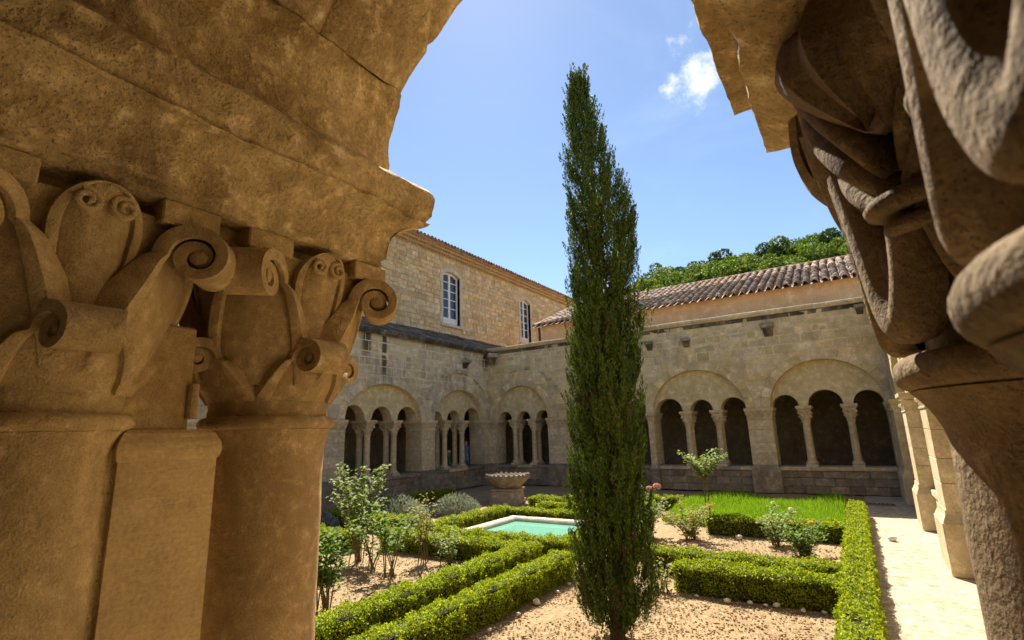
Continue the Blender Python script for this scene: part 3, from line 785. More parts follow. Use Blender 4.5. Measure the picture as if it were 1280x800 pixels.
def crocket_small(mb, u, v, z):
    pts = []; rad = []
    for k in range(12):
        t = k/11; a = math.pi/2 + 2*math.pi*1.2*t; r = .04*(1-.75*t); pts.append((u + r*math.cos(a), v-.02*t, z + r*math.sin(a))); rad.append(.014*(1-.4*t))
    mb.tube(pts, rad, 5)

def cornice(root, ua, ub, z, v0, v1, mat, th=.12):
    u = ua
    while u < ub - .02:
        l = .55 + .5*random.random(); b = min(ub, u+l); j = (random.random()-.5)*.02
        mb = MB(); mb.rectsweep((u+.004, v0+.05, b-.004, v1), [(-.004,z),(.0,z+.01),(.03,z+.05),(.045,z+.06),(.05,z+th+j),(.03,z+th+.012+j)]); mb.build('cornice_slab', mat, root); u = b
def corbel(name, x, y, z, rz, label, s=1.):
    o = empty(name, (x, y, z), rz, label, 'corbel', 'stone corbels jutting from the cloister walls')
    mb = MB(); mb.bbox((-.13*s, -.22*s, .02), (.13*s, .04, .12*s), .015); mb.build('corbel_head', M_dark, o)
    mb = MB(); mb.add([(-.10*s,-.16*s,.02),(.10*s,-.16*s,.02),(.10*s,.04,.02),(-.10*s,.04,.02),(-.08*s,-.02,-.16*s),(.08*s,-.02,-.16*s),(.08*s,.04,-.16*s),(-.08*s,.04,-.16*s)], [(0,1,2,3),(7,6,5,4),(4,5,1,0),(5,6,2,1),(6,7,3,2),(7,4,0,3)]); mb.build('corbel_foot', M_moss, o)

ZT = 5.02
# far wall, facing the camera
aB = empty('arcade_wall', (0, 16.5, 0), 0, 'cream stone arcade wall under the peach rendered range and tiled roof', 'wall')
archB = [(-10.42, 1.16, (-10.82, -9.99)), (-6.88, 1.32, (-7.33, -6.43)), (-3.98, 1.38, (-4.36, -3.45)), (-.59, 1.35, (-1.13, -.06))]
arcade(aB, archB, 1.25, ZT, -11.95, 1.0, M_wall, M_tymp)
cornice(aB, -11.75, 1.0, ZT, -.16, .45, M_col)
# left wall
aA = empty('arcade_wall', (-11.8, 0, 0), math.pi/2, 'grey stained stone arcade wall below the range with white framed windows', 'wall')
archA = [(3.9, 1.4, (3.43, 4.37)), (7.3, 1.45, (6.8, 7.8)), (11.09, 1.53, (10.56, 11.62)), (14.66, 1.40, (14.02, 14.98))]
arcade(aA, archA, 1.08, ZT-.08, .9, 16.515, M_wallA, M_tymp)
cornice(aA, .9, 16.6, ZT-.08, -.2, .4, M_moss, .11)
# right wall, seen along its length, sunlit
aC = empty('arcade_wall', (.90, 0, 0), -math.pi/2, 'sunlit bright stone arcade wall running beside the pale path', 'wall')
archC = [(-13.65, 1.22, (-14.05, -13.25)), (-10.45, 1.22, (-10.85, -10.05)), (-7.25, 1.22, (-7.65, -6.85)), (-4.05, 1.22, (-4.45, -3.65))]
arcade(aC, archC, 1.15, ZT, -16.4, -1.0, M_wall, M_tymp, low_mat=M_col, pier_proj=.11)
cornice(aC, -16.4, -1.0, ZT, -.16, .45, M_col)
# galleries behind the arcades: floor, back wall and vault, all in the dark
def gallery(name, label, loc, rz, ua, ub):
    o = empty(name, loc, rz, label, 'wall')
    mb = MB(); mb.box((ua, 3.6, -.05), (ub, 3.9, 4.3)); mb.build('back_wall', M_dark, o)  # dark material deepens the gallery's shade by colour
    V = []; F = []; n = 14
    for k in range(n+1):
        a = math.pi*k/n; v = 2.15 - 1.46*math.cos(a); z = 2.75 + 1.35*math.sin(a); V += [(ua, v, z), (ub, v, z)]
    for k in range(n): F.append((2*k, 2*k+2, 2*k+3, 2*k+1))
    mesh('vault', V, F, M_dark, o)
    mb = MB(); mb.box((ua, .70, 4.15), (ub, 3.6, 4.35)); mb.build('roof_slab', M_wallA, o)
    for q, e in ((ua, 1), (ub, -1)): mb = MB(); mb.box((min(q, q+.2*e), .72, -.05), (max(q, q+.2*e), 3.59, 4.14)); mb.build('end_wall', M_wallA, o)
gallery('gallery', 'near gallery behind the scroll and leaf columns, open to the court', (0, .82, 0), math.pi, -9, 12)
gallery('gallery', 'shadowed vaulted gallery behind the cream far arcade', (0, 16.5, 0), 0, -15.3, 4.8)
gallery('gallery', 'shadowed vaulted gallery behind the grey stained arcade', (-11.8, 0, 0), math.pi/2, -2, 19.8)
gallery('gallery', 'shadowed vaulted gallery behind the sunlit arcade beside the path', (.9, 0, 0), -math.pi/2, -20.1, .0)
for k, (x, y, z, rz, s, lb) in enumerate([(-5.29,16.5,4.53,0,1,'small dark stone corbel above the pier beside the cypress'),(-4.1,16.5,4.5,0,1,'dark stone corbel above the crown of the arch with the small rose tree'),(-1.73,16.5,4.6,0,1.35,'large dark stained corbel high between two arches of the cream wall'),(.55,16.5,4.85,0,.9,'pale stone corbel under the cornice at the path end of the wall'),
        (-11.8,14.9,4.42,math.pi/2,1.1,'round worn corbel high on the grey wall above its last arch'),(-11.55,16.3,4.72,math.pi/4,1.5,'dark mossy corbel in the angle where the grey and cream walls meet')]):
    corbel('corbel', x, y, z, rz, lb, s)
# broken hood moulding over the left wall's last arch and the far wall's first
def hood(parent, uc, h, r, a0, a1, n, mat):
    for k in range(n):
        if random.random() < .15: continue
        b0 = a0 + (a1-a0)*k/n; b1 = a0 + (a1-a0)*(k+.94)/n; po = []
        for a in (b0, b1): po.append(np.array((uc + h*math.cos(a), ZS + r*math.sin(a))))
        for a in (b1, b0): po.append(np.array((uc + (h+.08)*math.cos(a), ZS + (r+.08)*math.sin(a))))
        prism(parent, mat, po[::-1], -.055-.03*random.random(), .03, 'hood_stone', .002, .01)
hood(aA, 14.6, 1.30+.55, 1.08+.62, .5, 2.75, 11, M_wallA)
hood(aB, -10.3, 1.16+.62, 1.25+.6, .45, 1.9, 8, M_wallA)

# ------------------------------------------------------------------ lean-to slab roof over the left gallery, and the upper range
lr = empty('lean_to_roof', (-11.8, 0, 0), math.pi/2, 'dark mossy stone slab roof sloping up to the yellow stone range', 'roof')
mb = MB(); mb.add([(-2,-.1,4.98),(20.5,-.1,4.98),(20.5,1.72,5.84),(-2,1.72,5.84),(-2,-.1,4.9),(20.5,-.1,4.9),(20.5,1.72,5.6),(-2,1.72,5.6)], [(0,1,2,3),(7,6,5,4),(4,5,1,0),(6,7,3,2),(5,6,2,1),(7,4,0,3)]); mb.build('roof_bed', M_moss, lr)
sl = math.atan2(.86, 1.82)
mb = MB(); mb.bbox((-.5,0,0), (.5,1,.05), .012); _o = mb.build('roof_slab', M_moss); slab_me = _o.data; bpy.data.objects.remove(_o)
for k in range(4):
    u = -1.5
    while u < 20.2:
        l = .7 + .5*random.random(); v = -.16 + .46*k
        inst('roof_slab', slab_me, None, lr, (u+l/2, v, 5.0 + (v+.1)*.4725 + .012*random.random()), (l-.02, .6, 1+.6*random.random()), (sl-.05+.03*random.random(), 0, (random.random()-.5)*.04)); u += l
up = empty('monastery_range', (-13.5, 0, 0), math.pi/2, 'yellow rubble stone range with tall white framed windows and tiled eaves', 'building')
WIN = [(15.68, 16.78, 6.34, 8.63), (21.71, 22.68, 6.32, 8.63)]  # range scaled down about the camera onto a nearer plane, baked into these constants
U0, U1, Z0, Z1 = 2.6, 30., 5.6, 9.22
segs = []; u = U0
for (a, b, zb, zt) in WIN:
    segs.append([(u, Z0, Z1), (a, Z0, Z1)]); segs.append([(a, Z0, zb), (b, Z0, zb)])
    ar = []
    for k in range(11):
        x = a + (b-a)*k/10; q = (x-(a+b)/2)/((b-a)/2); ar.append((x, zt - .16*q*q, Z1))
    segs.append(ar); u = b
segs.append([(u, Z0, Z1), (U1, Z0, Z1)])
strip_wall('wall_core', segs, .012, .55, M_upm, up)
cand = []; z = Z0 + .02
while z < Z1 - .05:
    h = min(.15 + .09*random.random(), Z1 - z); u = U0
    while u < U1:
        l = .24 + .34*random.random(); a, b = u, min(U1, u+l); u += l
        hit = [w_ for w_ in WIN if z < w_[3]+.2 and z+h > w_[2]-.22 and b > w_[0]-.2 and a < w_[1]+.2]
        if hit:
            w_ = hit[0]
            if a < w_[0]-.2: b = min(b, w_[0]-.2)
            elif b > w_[1]+.2: a = max(a, w_[1]+.2)
            else: continue
            if b - a < .08: continue
        cand.append((a, b, z, z+h))
    z += h
def vis(c):
    return 11.5 < c[0] < 27
big = sorted([c for c in cand if vis(c)], key=lambda c: -((c[1]-c[0])*(c[3]-c[2]))/(13.5**2 + c[0]**2))
for c in big[:300]: block(up, M_upst, *c, -.004-.012*random.random(), .04, joint=.014)
mb = MB()
bigset = set(big[:300])
for c in cand:
    if c in bigset: continue
    v, f = UNIT[random.randrange(9)]; s = ((c[1]-c[0]-.014), .04, (c[3]-c[2]-.014)); o_ = ((c[0]+c[1])/2, -.004-.012*random.random(), (c[2]+c[3])/2)
    mb.add([(p[0]*s[0]+o_[0], p[1]*s[1]+o_[1], p[2]*s[2]+o_[2]) for p in v], f)
tag(mb.build('stones', M_upst, up), kind='stuff')
for (a, b, zb, zt) in WIN:
    wd = empty('window', (0,0,0), 0, parent=up); wm = (a+b)/2
    z = zb - .02; k = 0
    while z < zt - .2:                                        # jamb stones
        h = .42 + .1*((k*7) % 3)/3; h = min(h, zt-.16-z+.02)
        for s in (-1, 1):
            q = .2 - .05*(k % 2); x = a if s < 0 else b
            mb = MB(); mb.bbox((min(x, x+s*q), -.018, z+.003), (max(x, x+s*q), .22, z+h-.003), .006); mb.build('jamb_stone', M_dress, wd)
        z += h; k += 1
    for k in range(5):                                        # segmental head
        po = []
        for t in (k/5, (k+.5)/5, (k+1)/5):
            x = a-.17 + (b-a+.34)*t; q = (x-wm)/((b-a)/2); po.append(np.array((x, zt-.16*min(1.3, q*q))))
        po += [p + np.array((0, .2)) for p in po[::-1]]; prism(wd, M_dress, po, -.018, .2, 'head_stone', .002, .006)
    mb = MB(); mb.bbox((a-.16, -.09, zb-.12), (b+.16, .25, zb), .012); mb.build('window_sill', M_dress, wd)
    mb = MB(); fr = .075
    mb.box((a, .14, zb), (a+fr, .20, zt-.10)); mb.box((b-fr, .14, zb), (b, .20, zt-.10)); mb.box((a+fr, .14, zb), (b-fr, .20, zb+.32)); mb.box((wm-.06, .132, zb+.32), (wm+.06, .202, zt-.02))
    for k in range(8):
        x0 = a+fr + (b-a-2*fr)*k/8; x1 = a+fr + (b-a-2*fr)*(k+1)/8; zz = lambda x: zt-.16*((x-wm)/((b-a)/2))**2
        mb.add([(x0,.14,zz(x0)-.08),(x1,.14,zz(x1)-.08),(x1,.14,zz(x1)),(x0,.14,zz(x0)),(x0,.2,zz(x0)-.08),(x1,.2,zz(x1)-.08),(x1,.2,zz(x1)),(x0,.2,zz(x0))], [(0,1,2,3),(7,6,5,4),(4,5,1,0)])
    for k in range(1, 5):
        zz_ = zb+.32 + (zt-zb-.42)*k/5+.05; mb.box((a+fr, .148, zz_-.018), (wm-.06, .19, zz_+.018)); mb.box((wm+.06, .148, zz_-.018), (b-fr, .19, zz_+.018))
    mb.build('window_frame', M_white, wd)
    for s, (x0, x1) in enumerate(((a+fr, wm-.06), (wm+.06, b-fr))):
        for k in range(5):
            z0_ = zb+.32 + (0 if k == 0 else (zt-zb-.42)*k/5+.05); z1_ = zb+.32 + (zt-zb-.42)*(k+1)/5+.05 if k < 4 else zt-.03
            mb = MB(); j = (random.random()-.5)*.012; mb.add([(x0,.172+j,z0_),(x1,.172-j,z0_),(x1,.172-j,z1_-(.06 if k==4 and s==1 else 0)),(x0,.172+j,z1_-(.06 if k==4 and s==0 else 0))], [(0,1,2,3)]); mb.build('pane', M_glass, wd)
    mb = MB(); mb.box((a-.02, .5, zb-.02), (b+.02, .54, zt+.02)); mb.build('dark_room', M_iron, wd)
# genoise: rows of clay tile ends under the eave
def half_tile(mb, u, v0, v1, z, r, flip=1., th=.016, n=6):
    V = []; F = []
    for v in (v0, v1):
        for rr_ in (r, r-th):
            for k in range(n+1):
                a = math.pi*k/n; V.append((u + rr_*math.cos(a), v, z + flip*rr_*math.sin(a)))
    m_ = n+1
    for k in range(n):
        F += [(k, k+1, m_+k+1, m_+k), (2*m_+k+1, 2*m_+k, 3*m_+k, 3*m_+k+1), (k+1, k, 2*m_+k, 2*m_+k+1), (m_+k, m_+k+1, 3*m_+k+1, 3*m_+k)]
    mb.add(V, F)
ev = MB(); bd = MB()
for row in range(3):
    zr = 9.22 + .118*row; vp = -.10*(row+1); u = U0
    while u < U1: half_tile(ev, u, vp, .1, zr+.010, .072); u += .163
    bd.box((U0, vp-.01, zr+.085), (U1, .3, zr+.118)); bd.box((U0, vp+.07, zr), (U1, .3, zr+.086))
tag(ev.build('eave_tiles', M_gen, up), kind='stuff'); bd.build('eave_bed', M_upm, up)
rt = MB(); u = U0
while u < U1: half_tile(rt, u, -.42+random.random()*.03, .5, 9.60, .09); half_tile(rt, u+.103, -.39, .5, 9.63, .078, -1.); u += .206
tag(rt.build('roof_edge_tiles', M_tile, up), kind='stuff')
mb = MB(); mb.add([(U0,-.34,9.59),(U1,-.34,9.59),(U1,5,11.2),(U0,5,11.2),(U0,-.34,9.575),(U1,-.34,9.575),(U1,5,9.575),(U0,5,9.575)], [(0,1,2,3),(4,5,1,0),(6,7,3,2),(5,6,2,1),(7,4,0,3)]); mb.build('roof', M_tile, up)

# ------------------------------------------------------------------ peach rendered range behind the far arcade
rb = empty('rendered_range', (0, 18.0, 0), 0, 'peach rendered low range with a barrel tiled roof behind the cream arcade', 'building')
mb = MB(); mb.box((-10.2, 0, 4.4), (6.5, .4, 6.12)); mb.box((-10.2, .4, 4.4), (-9.85, 7.4, 6.12))
mb.add([(-10.2,.0,6.12),(-10.2,7.4,6.12),(-10.2,4.0,7.66),(-9.9,.0,6.12),(-9.9,7.4,6.12),(-9.9,4.0,7.66)], [(0,2,1),(3,4,5),(0,3,5,2),(1,2,5,4)]); mb.build('wall', M_rend, rb)
mb = MB(); mb.box((-11.75, -1.5, 4.9), (6.5, .0, 5.06)); mb.build('terrace_slab', M_moss, rb)
EY, EZ, RY, RZ = -.30, 6.08, 4.0, 7.84
sl2 = math.atan2(RZ-EZ, RY-EY); SLN = math.hypot(RY-EY, RZ-EZ)
mb = MB(); mb.add([(-10.45,EY,EZ-.05),(6.5,EY,EZ-.05),(6.5,RY,RZ-.05),(-10.45,RY,RZ-.05),(6.5,2*RY-EY,EZ-.05),(-10.45,2*RY-EY,EZ-.05)], [(0,1,2,3),(3,2,4,5)]); mb.build('roof_deck', M_tile, rb)
mb = MB(); n = 7
def barrel(L_, r0, r1, th=.018):
    V = []; F = []
    for (y, r) in ((0, r0), (L_, r1)):
        for rr_ in (r, r-th):
            for k in range(n+1):
                a = math.pi*k/n; V.append((rr_*math.cos(a), y, rr_*math.sin(a)))
    m_ = n+1
    for k in range(n): F += [(k, k+1, 2*m_+k+1, 2*m_+k), (k+1, k, m_+k, m_+k+1)]
    F += [(0, 2*m_, 3*m_, m_), (n, m_+n, 3*m_+n, 2*m_+n)]
    return V, F
TV, TF = barrel(.47, .108, .088)
tme = bpy.data.meshes.new('roof_tile'); tme.from_pydata(TV, [], TF); tme.materials.append(M_tile); tme.polygons.foreach_set('use_smooth', [True]*len(tme.polygons))
tiles = []
NR = 13; x = -10.36
while x < 6.4:
    for k in range(NR):
        s_ = -.04 + (SLN-.1)*k/NR; y = EY + s_*math.cos(sl2) + (random.random()-.5)*.03; z = EZ + s_*math.sin(sl2) - .02 + random.random()*.015
        tiles.append((x + (random.random()-.5)*.03, y, z, (random.random()-.5)*.09))
    x += .262
tiles.sort(key=lambda t: ((t[0]-0)**2 + (t[1]+18)**2) + (1000 if t[0] > 1.6 else 0))
rest = MB()
for i, (x, y, z, a) in enumerate(tiles):
    if i < 300: inst('roof_tile', tme, None, rb, (x, y, z), (1, 1, 1), (sl2, 0, a))
    else:
        mt_ = Matrix.Translation((x, y, z)) @ Matrix.Rotation(a, 4, 'Z') @ Matrix.Rotation(sl2, 4, 'X'); rest.add([mt_ @ Vector(p) for p in TV], TF)
tag(rest.build('roof_tiles', M_tile, rb), kind='stuff')
x = -10.45; rmb = MB()
RVt, RFt = barrel(.42, .12, .11)
rme = bpy.data.meshes.new('ridge_tile'); rme.from_pydata(RVt, [], RFt); rme.materials.append(M_tile)
while x < 6.3: inst('ridge_tile', rme, None, rb, (x, RY, RZ-.03), (1, 1, 1), (0, 0, -math.pi/2 + (random.random()-.5)*.05)); x += .38
mb = MB(); mb.tube([(-10.3,-.02,6.05),(-10.3,-.02,5.1)], .05, 8); mb.build('downpipe', M_iron, rb)

# ------------------------------------------------------------------ pool and stone basin
pl = empty('pool', (-5.4, 8.6, 0), 0, 'square stone rimmed garden pool of green water between the hedges', 'pool')
PX0, PX1, PY0, PY1 = -1.05, 1.3, -.95, 1.15
for (a, b) in (((PX0,PY0),(PX1,PY0+.22)), ((PX0,PY1-.22),(PX1,PY1)), ((PX0,PY0+.22),(PX0+.22,PY1-.22)), ((PX1-.22,PY0+.22),(PX1,PY1-.22))):
    mb = MB(); mb.bbox((a[0]+.002, a[1]+.002, -.1), (b[0]-.002, b[1]-.002, .125), .025); mb.build('rim_stone', M_dress, pl)
mb = MB(); mb.box((PX0+.2,PY0+.2,-.35), (PX1-.2,PY1-.2,-.33)); mb.build('pool_floor', M_dress, pl)
mesh('water', [(PX0+.2,PY0+.2,.05),(PX1-.2,PY0+.2,.05),(PX1-.2,PY1-.2,.05),(PX0+.2,PY1-.2,.05)], [(0,1,2,3)], M_wat, pl)
bs = empty('stone_basin', (-8.3, 12.35, 0), R(14), 'weathered dark stone basin on a square pedestal by the shaded corner', 'basin')
mb = MB(); mb.rectsweep((-.36,-.36,.36,.36), [(.04,-.02),(.04,.06),(.0,.09),(-.01,.30),(.03,.33),(.03,.36),(-.05,.37)]); mb.build('pedestal', M_dark, bs)
mb = MB(); mb.lathe([(.30,.36),(.36,.40),(.50,.52),(.60,.62),(.62,.66),(.61,.72),(.54,.73),(.46,.66),(.1,.60)], 24); o = mb.build('bowl', M_dark, bs); o.scale = (1, .85, 1)
mb = MB()
for k in range(26):
    a = k/26*2*math.pi; mb.bbox((.60*math.cos(a)-.03,.51*math.sin(a)-.03,.64), (.60*math.cos(a)+.03,.51*math.sin(a)+.03,.745+.02*random.random()), .008)
tag(mb.build('carved_rim', M_dark, bs), kind='stuff')
dr = empty('drain_slot', (.2, 14.75, 0), 0, 'dark drain slot in the pale path at the foot of the cream wall', 'drain')
mb = MB(); mb.box((-.3,-.1,.004), (.3,.1,.03)); mb.build('drain_frame', M_dark, dr); mb = MB(); 
for k in range(7): mb.box((-.26+.08*k,-.07,.03), (-.22+.08*k,.07,.042))
mb.build('drain_bars', M_iron, dr)

# ------------------------------------------------------------------ hedges
def hedge(label, x0, y0, x1, y1, h=.30, leaf=.024, dens=9000, group=None):
    o = empty('box_hedge', ((x0+x1)/2, (y0+y1)/2, 0), 0, label, 'hedge', 'clipped box hedges of the garden')
    a, b = (x1-x0)/2, (y1-y0)/2
    mb = MB(); mb.box((-a+.035,-b+.035,0), (a-.035,b-.035,h-.035)); mb.build('twigs', M_boxi, o)
    areas = np.array([4*a*b, 2*b*h, 2*b*h, 2*a*h, 2*a*h]); n = int(areas.sum()*dens); fc = rng.choice(5, n, p=areas/areas.sum())
    P = np.zeros((n, 3)); NN = np.zeros((n, 3)); u = rng.uniform(-1, 1, n); w_ = rng.uniform(0, 1, n); v = rng.uniform(-1, 1, n)
    nm = [(0,0,1),(1,0,0),(-1,0,0),(0,1,0),(0,-1,0)]
    for k in range(5):
        i = fc == k; NN[i] = nm[k]
        if k == 0: P[i] = np.stack([u[i]*a, v[i]*b, np.full(i.sum(), h)], 1)
        elif k < 3: P[i] = np.stack([np.full(i.sum(), a if k == 1 else -a), v[i]*b, w_[i]*h], 1)
        else: P[i] = np.stack([u[i]*a, np.full(i.sum(), b if k == 3 else -b), w_[i]*h], 1)
    # uneven clipping: slow swell plus leaf scatter
    sw_ = .018*np.sin(P[:,0]*9+x0*7) + .018*np.sin(P[:,1]*8.3+y0*5) + .014*np.sin(P[:,2]*25 + P[:,1]*17 + P[:,0]*13) + .012*np.sin(P[:,1]*31+P[:,0]*27)
    P += NN*(sw_ + rng.normal(0, .012, n) - np.abs(rng.normal(0, .012, n)))[:, None]
    tw = rng.random(n) < .03; P[tw] += NN[tw]*rng.uniform(.01, .035, tw.sum())[:, None]
    rd = np.minimum(np.minimum(a-np.abs(P[:,0]), b-np.abs(P[:,1]))/.05, 1); P[:,2] -= np.where(P[:,2] > h-.04, .022*np.clip(1-rd, 0, 1), 0)
    P[:,2] = np.maximum(P[:,2], .01); P += rng.normal(0, .006, (n, 3))
    nr = NN*.8 + rdir(n)*.9; upv = NN*.9 + rdir(n)*.8 + np.array([0,0,.35]); s = rng.uniform(.75, 1.25, n)
    leaves('foliage', P, nr, upv, leaf*s, leaf*.62*s, M_box, o)
    return o
HD = [
 ('box hedge edging the bare soil bed of the cypress on its pool side', -3.62,2.2,-3.33,6.5, .30,.023,9500),
 ('long box hedge edging the rose bed next to the narrow gap', -4.32,1.6,-4.02,6.8, .30,.023,9500),
 ('box hedge closing the rose bed in front of the pool hedge', -7.0,6.5,-4.34,6.8, .29,.026,6500),
 ('box hedge running past a row of white pebbles behind the cypress bed', -2.02,6.42,-.34,6.72, .30,.024,8500),
 ('long box hedge bordering the pale path', -.33,3.0,-.06,13.0, .30,.026,7000),
 ('box hedge along the near edge of the pool', -6.4,7.15,-3.8,7.45, .28,.026,6500),
 ('box hedge along the cypress end of the pool', -4.05,7.47,-3.77,9.7, .27,.03,4500),
 ('box hedge between the cypress bed hedge and the low rose bushes', -2.65,7.12,-.35,7.42, .29,.026,6500),
 ('box hedge between the low rose bushes and the lawn', -2.5,10.0,-.35,10.32, .28,.03,4500),
 ('box hedge along the lavender side of the pool', -6.95,7.3,-6.66,9.78, .27,.03,4500),
 ('box hedge along the far edge of the pool', -6.95,9.8,-3.8,10.07, .26,.03,4500),
 ('short box hedge behind the far pool hedge towards the basin', -6.4,10.7,-3.9,10.98, .27,.034,3600),
 ('shaded box hedge below the lavender clump', -10.2,7.6,-7.3,7.9, .30,.034,3600),
 ('shaded box hedge behind the pale leaved rose', -10.2,6.1,-7.3,6.4, .30,.03,4000),
 ('shaded box hedge nearest the grey arcade at the edge of the garden', -10.5,8.7,-10.2,12.4, .28,.036,3000),
 ('box hedge beside the stone basin', -7.2,11.6,-4.0,11.9, .26,.036,3000),
 ('low box hedge with the pink rose at its end', -5.2,12.5,-3.6,12.8, .28,.036,3000),
]
for hd in HD: hedge(*hd)

# ------------------------------------------------------------------ cypress
def cypress(x, y):
    o = empty('cypress', (x, y, 0), 0, 'tall narrow dark green cypress standing in the bare soil bed', 'tree')
    zs = np.array([.12,.25,.4,1.0,1.85,2.6,3.2,3.88,4.4,4.75,5.2,5.5,5.85]); rs = np.array([.16,.30,.36,.35,.345,.34,.34,.335,.285,.235,.16,.11,.03]); cs = np.array([.0,.0,.0,.01,.03,.05,.08,.13,.08,.03,.0,-.02,-.03])
    lat = np.array([4.816, 2.08, 0])/np.hypot(4.816, 2.08)
    mb = MB(); mb.tube([(0,0,-.05),(.005,0,.2),(.0,.0,.6),(.02,.01,1.5),(.05,.02,3.),(.07,.03,4.6)], [.075,.062,.055,.045,.03,.01], 10); mb.build('trunk', M_bark, o)
    C = []; Nn = []; U = []; LN = []; dry = []
    NP = 2900
    for k in range(NP):
        z = .18 + 5.6*(rng.random()**1.05); r = np.interp(z, zs, rs); c = np.interp(z, zs, cs); th = rng.uniform(0, 2*math.pi)
        q = math.sqrt(rng.uniform(.12, 1.0)); 
        if rng.random() < .10 and z > 1: q *= 1.16
        if z > 4.4 and rng.random() < .42: continue
        lump = 1 + .14*math.sin(th*3 + z*2.3) + .07*math.sin(th*5 - z*4.1)
        p = lat*c + np.array([math.cos(th)*r*q*lump, math.sin(th)*r*q*lump, z])
        outd = np.array([math.cos(th), math.sin(th), 0])
        d = outd*rng.uniform(.12,.5) + np.array([0,0,1.]) + rng.normal(0,.12,3); d /= np.linalg.norm(d)
        poke = rng.random() < (.10 if z < 3.6 else .38); ln = rng.uniform(.16,.32)*(1.6 if poke else 1.); n = int(78)
        if poke: q = 1.0; p = lat*c + np.array([math.cos(th)*r*.98, math.sin(th)*r*.98, z]); d = outd*rng.uniform(.1,.35) + np.array([0,0,1.]); d /= np.linalg.norm(d)
        t = rng.random(n)**.8; side = rdir(n); side -= d*(side@d)[:,None]; side /= np.linalg.norm(side, axis=1, keepdims=True)
        wdt = .038*np.sin(np.pi*np.clip(t*.9+.1, 0, 1))+.004
        C.append(p + d*(t*ln)[:,None] - d*ln*.45 + side*(wdt*rng.random(n))[:,None]); U.append(d + side*rng.uniform(.2,.8,n)[:,None] + rng.normal(0,.15,(n,3))); Nn.append(rdir(n)*.7 + outd); LN.append(rng.uniform(.02,.046,n))
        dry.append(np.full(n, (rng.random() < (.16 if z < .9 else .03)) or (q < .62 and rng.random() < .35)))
    C = np.concatenate(C); U = np.concatenate(U); Nn = np.concatenate(Nn); LN = np.concatenate(LN); dry = np.concatenate(dry); C[:,2] = np.maximum(C[:,2], .06)
    leaves('foliage', C[~dry], Nn[~dry], U[~dry], LN[~dry], LN[~dry]*.30, M_cyp, o); leaves('dry_foliage', C[dry], Nn[dry], U[dry], LN[dry], LN[dry]*.34, M_cypd, o)
    mb = MB()
    for k in range(40):
        z = rng.uniform(.3, 4.6); th = rng.uniform(0, 2*math.pi); r = np.interp(z, zs, rs)*.8; c = lat*np.interp(z, zs, cs); b = np.array([0,0,z-.12]) + c*.5
        mb.tube([b, b + np.array([math.cos(th)*r*.5, math.sin(th)*r*.5, .12]), b + np.array([math.cos(th)*r, math.sin(th)*r, .36])], [.012,.009,.004], 5)
    tag(mb.build('branches', M_bark, o), kind='stuff')
cypress(-2.08, 4.82)

# ------------------------------------------------------------------ roses and other plants
def rose(label, x, y, h, spread, stems, mat, nleaf=260, leaf=.05, bare=.35, blooms=(), standard=False, name='rose_bush', group=None, top=None):
    o = empty(name, (x, y, 0), 0, label, 'plant', group)
    st = MB(); C = []; D = []
    trunk_z = h*.55 if standard else 0
    if standard:
        for q in (-.02, .025): st.tube([(q,0,-.02),(q*1.4,.01,trunk_z*.5),(q,0,trunk_z+.05)], [.016,.013,.011], 6)
    tips = []
    for k in range(stems):
        a = 2*math.pi*k/stems + rng.uniform(-.5,.5); s = spread*rng.uniform(.45,1.); z1 = trunk_z + (h-trunk_z)*rng.uniform(.6,1.)
        p0 = np.array([0,0,trunk_z-.01]) if standard else np.array([rng.uniform(-.10,.10), rng.uniform(-.10,.10), -.02]); p2 = np.array([math.cos(a)*s, math.sin(a)*s, z1]); p1 = p0*.5+p2*.5 + np.array([-math.cos(a)*s*.18, -math.sin(a)*s*.18, (z1-trunk_z)*.16])
        pts = [p0*(1-t)**2 + 2*p1*t*(1-t) + p2*t*t for t in np.linspace(0,1,7)]; st.tube(pts, [.009,.008,.007,.006,.005,.004,.003], 5); tips.append(p2)
        nb = int(nleaf/stems); 
        for _ in range(nb):
            t = rng.uniform(bare, 1.03); b = p0*(1-t)**2 + 2*p1*t*(1-t) + p2*t*t
            off = rdir(1)[0]*rng.uniform(.02,.13)*(1 if leaf > .03 else .6); off[2] = abs(off[2])*.5 - .01
            C.append(b + off); D.append(off/np.linalg.norm(off) + rng.normal(0,.35,3))
    st.build('stems', M_stem, o)
    C = np.array(C); D = np.array(D); n = len(C); s = rng.uniform(.7,1.3,n); C[:,2] = np.maximum(C[:,2], .02)
    leaves('leaves', C, rdir(n)*.55 + np.array([0,0,.9]), D, leaf*s, leaf*.62*s, mat, o, .12)
    for (k, bm_, sz) in blooms:
        b = tips[k % len(tips)] + np.array([0,0,.03]); m_ = 26; dd = rdir(m_); dd[:,2] = np.abs(dd[:,2])*.8+.1
        leaves('bloom', b + dd*sz*.45, dd, np.tile([0,0,1.],(m_,1)) + rdir(m_)*.3, sz*.8, sz*.75, bm_, o, .1)
    return o
G1 = 'rose bushes in the garden beds'
rose('leafy green rose bush beside the shaft of the scroll capitals', -5.25, 4.0, .98, .38, 13, M_rose, 1250, .07, .25, group=G1)
rose('slender rose with a forked bare stem in the soil of the rose bed', -5.55, 5.35, 1.02, .42, 8, M_rose, 520, .068, .4, group=G1)
rose('tall pale leaved rose in front of the grey arcade', -6.75, 5.75, 1.42, .52, 13, M_rosep, 1150, .07, .38, group=G1)
rose('rose with reddish young shoots at the end of the rose bed', -5.75, 6.2, 1.0, .22, 8, M_rosey, 420, .05, .3, group=G1)
rose('low pale leaved rose against the hedge closing the rose bed', -5.3, 6.25, .52, .34, 10, M_rosep, 560, .05, .2, group=G1)
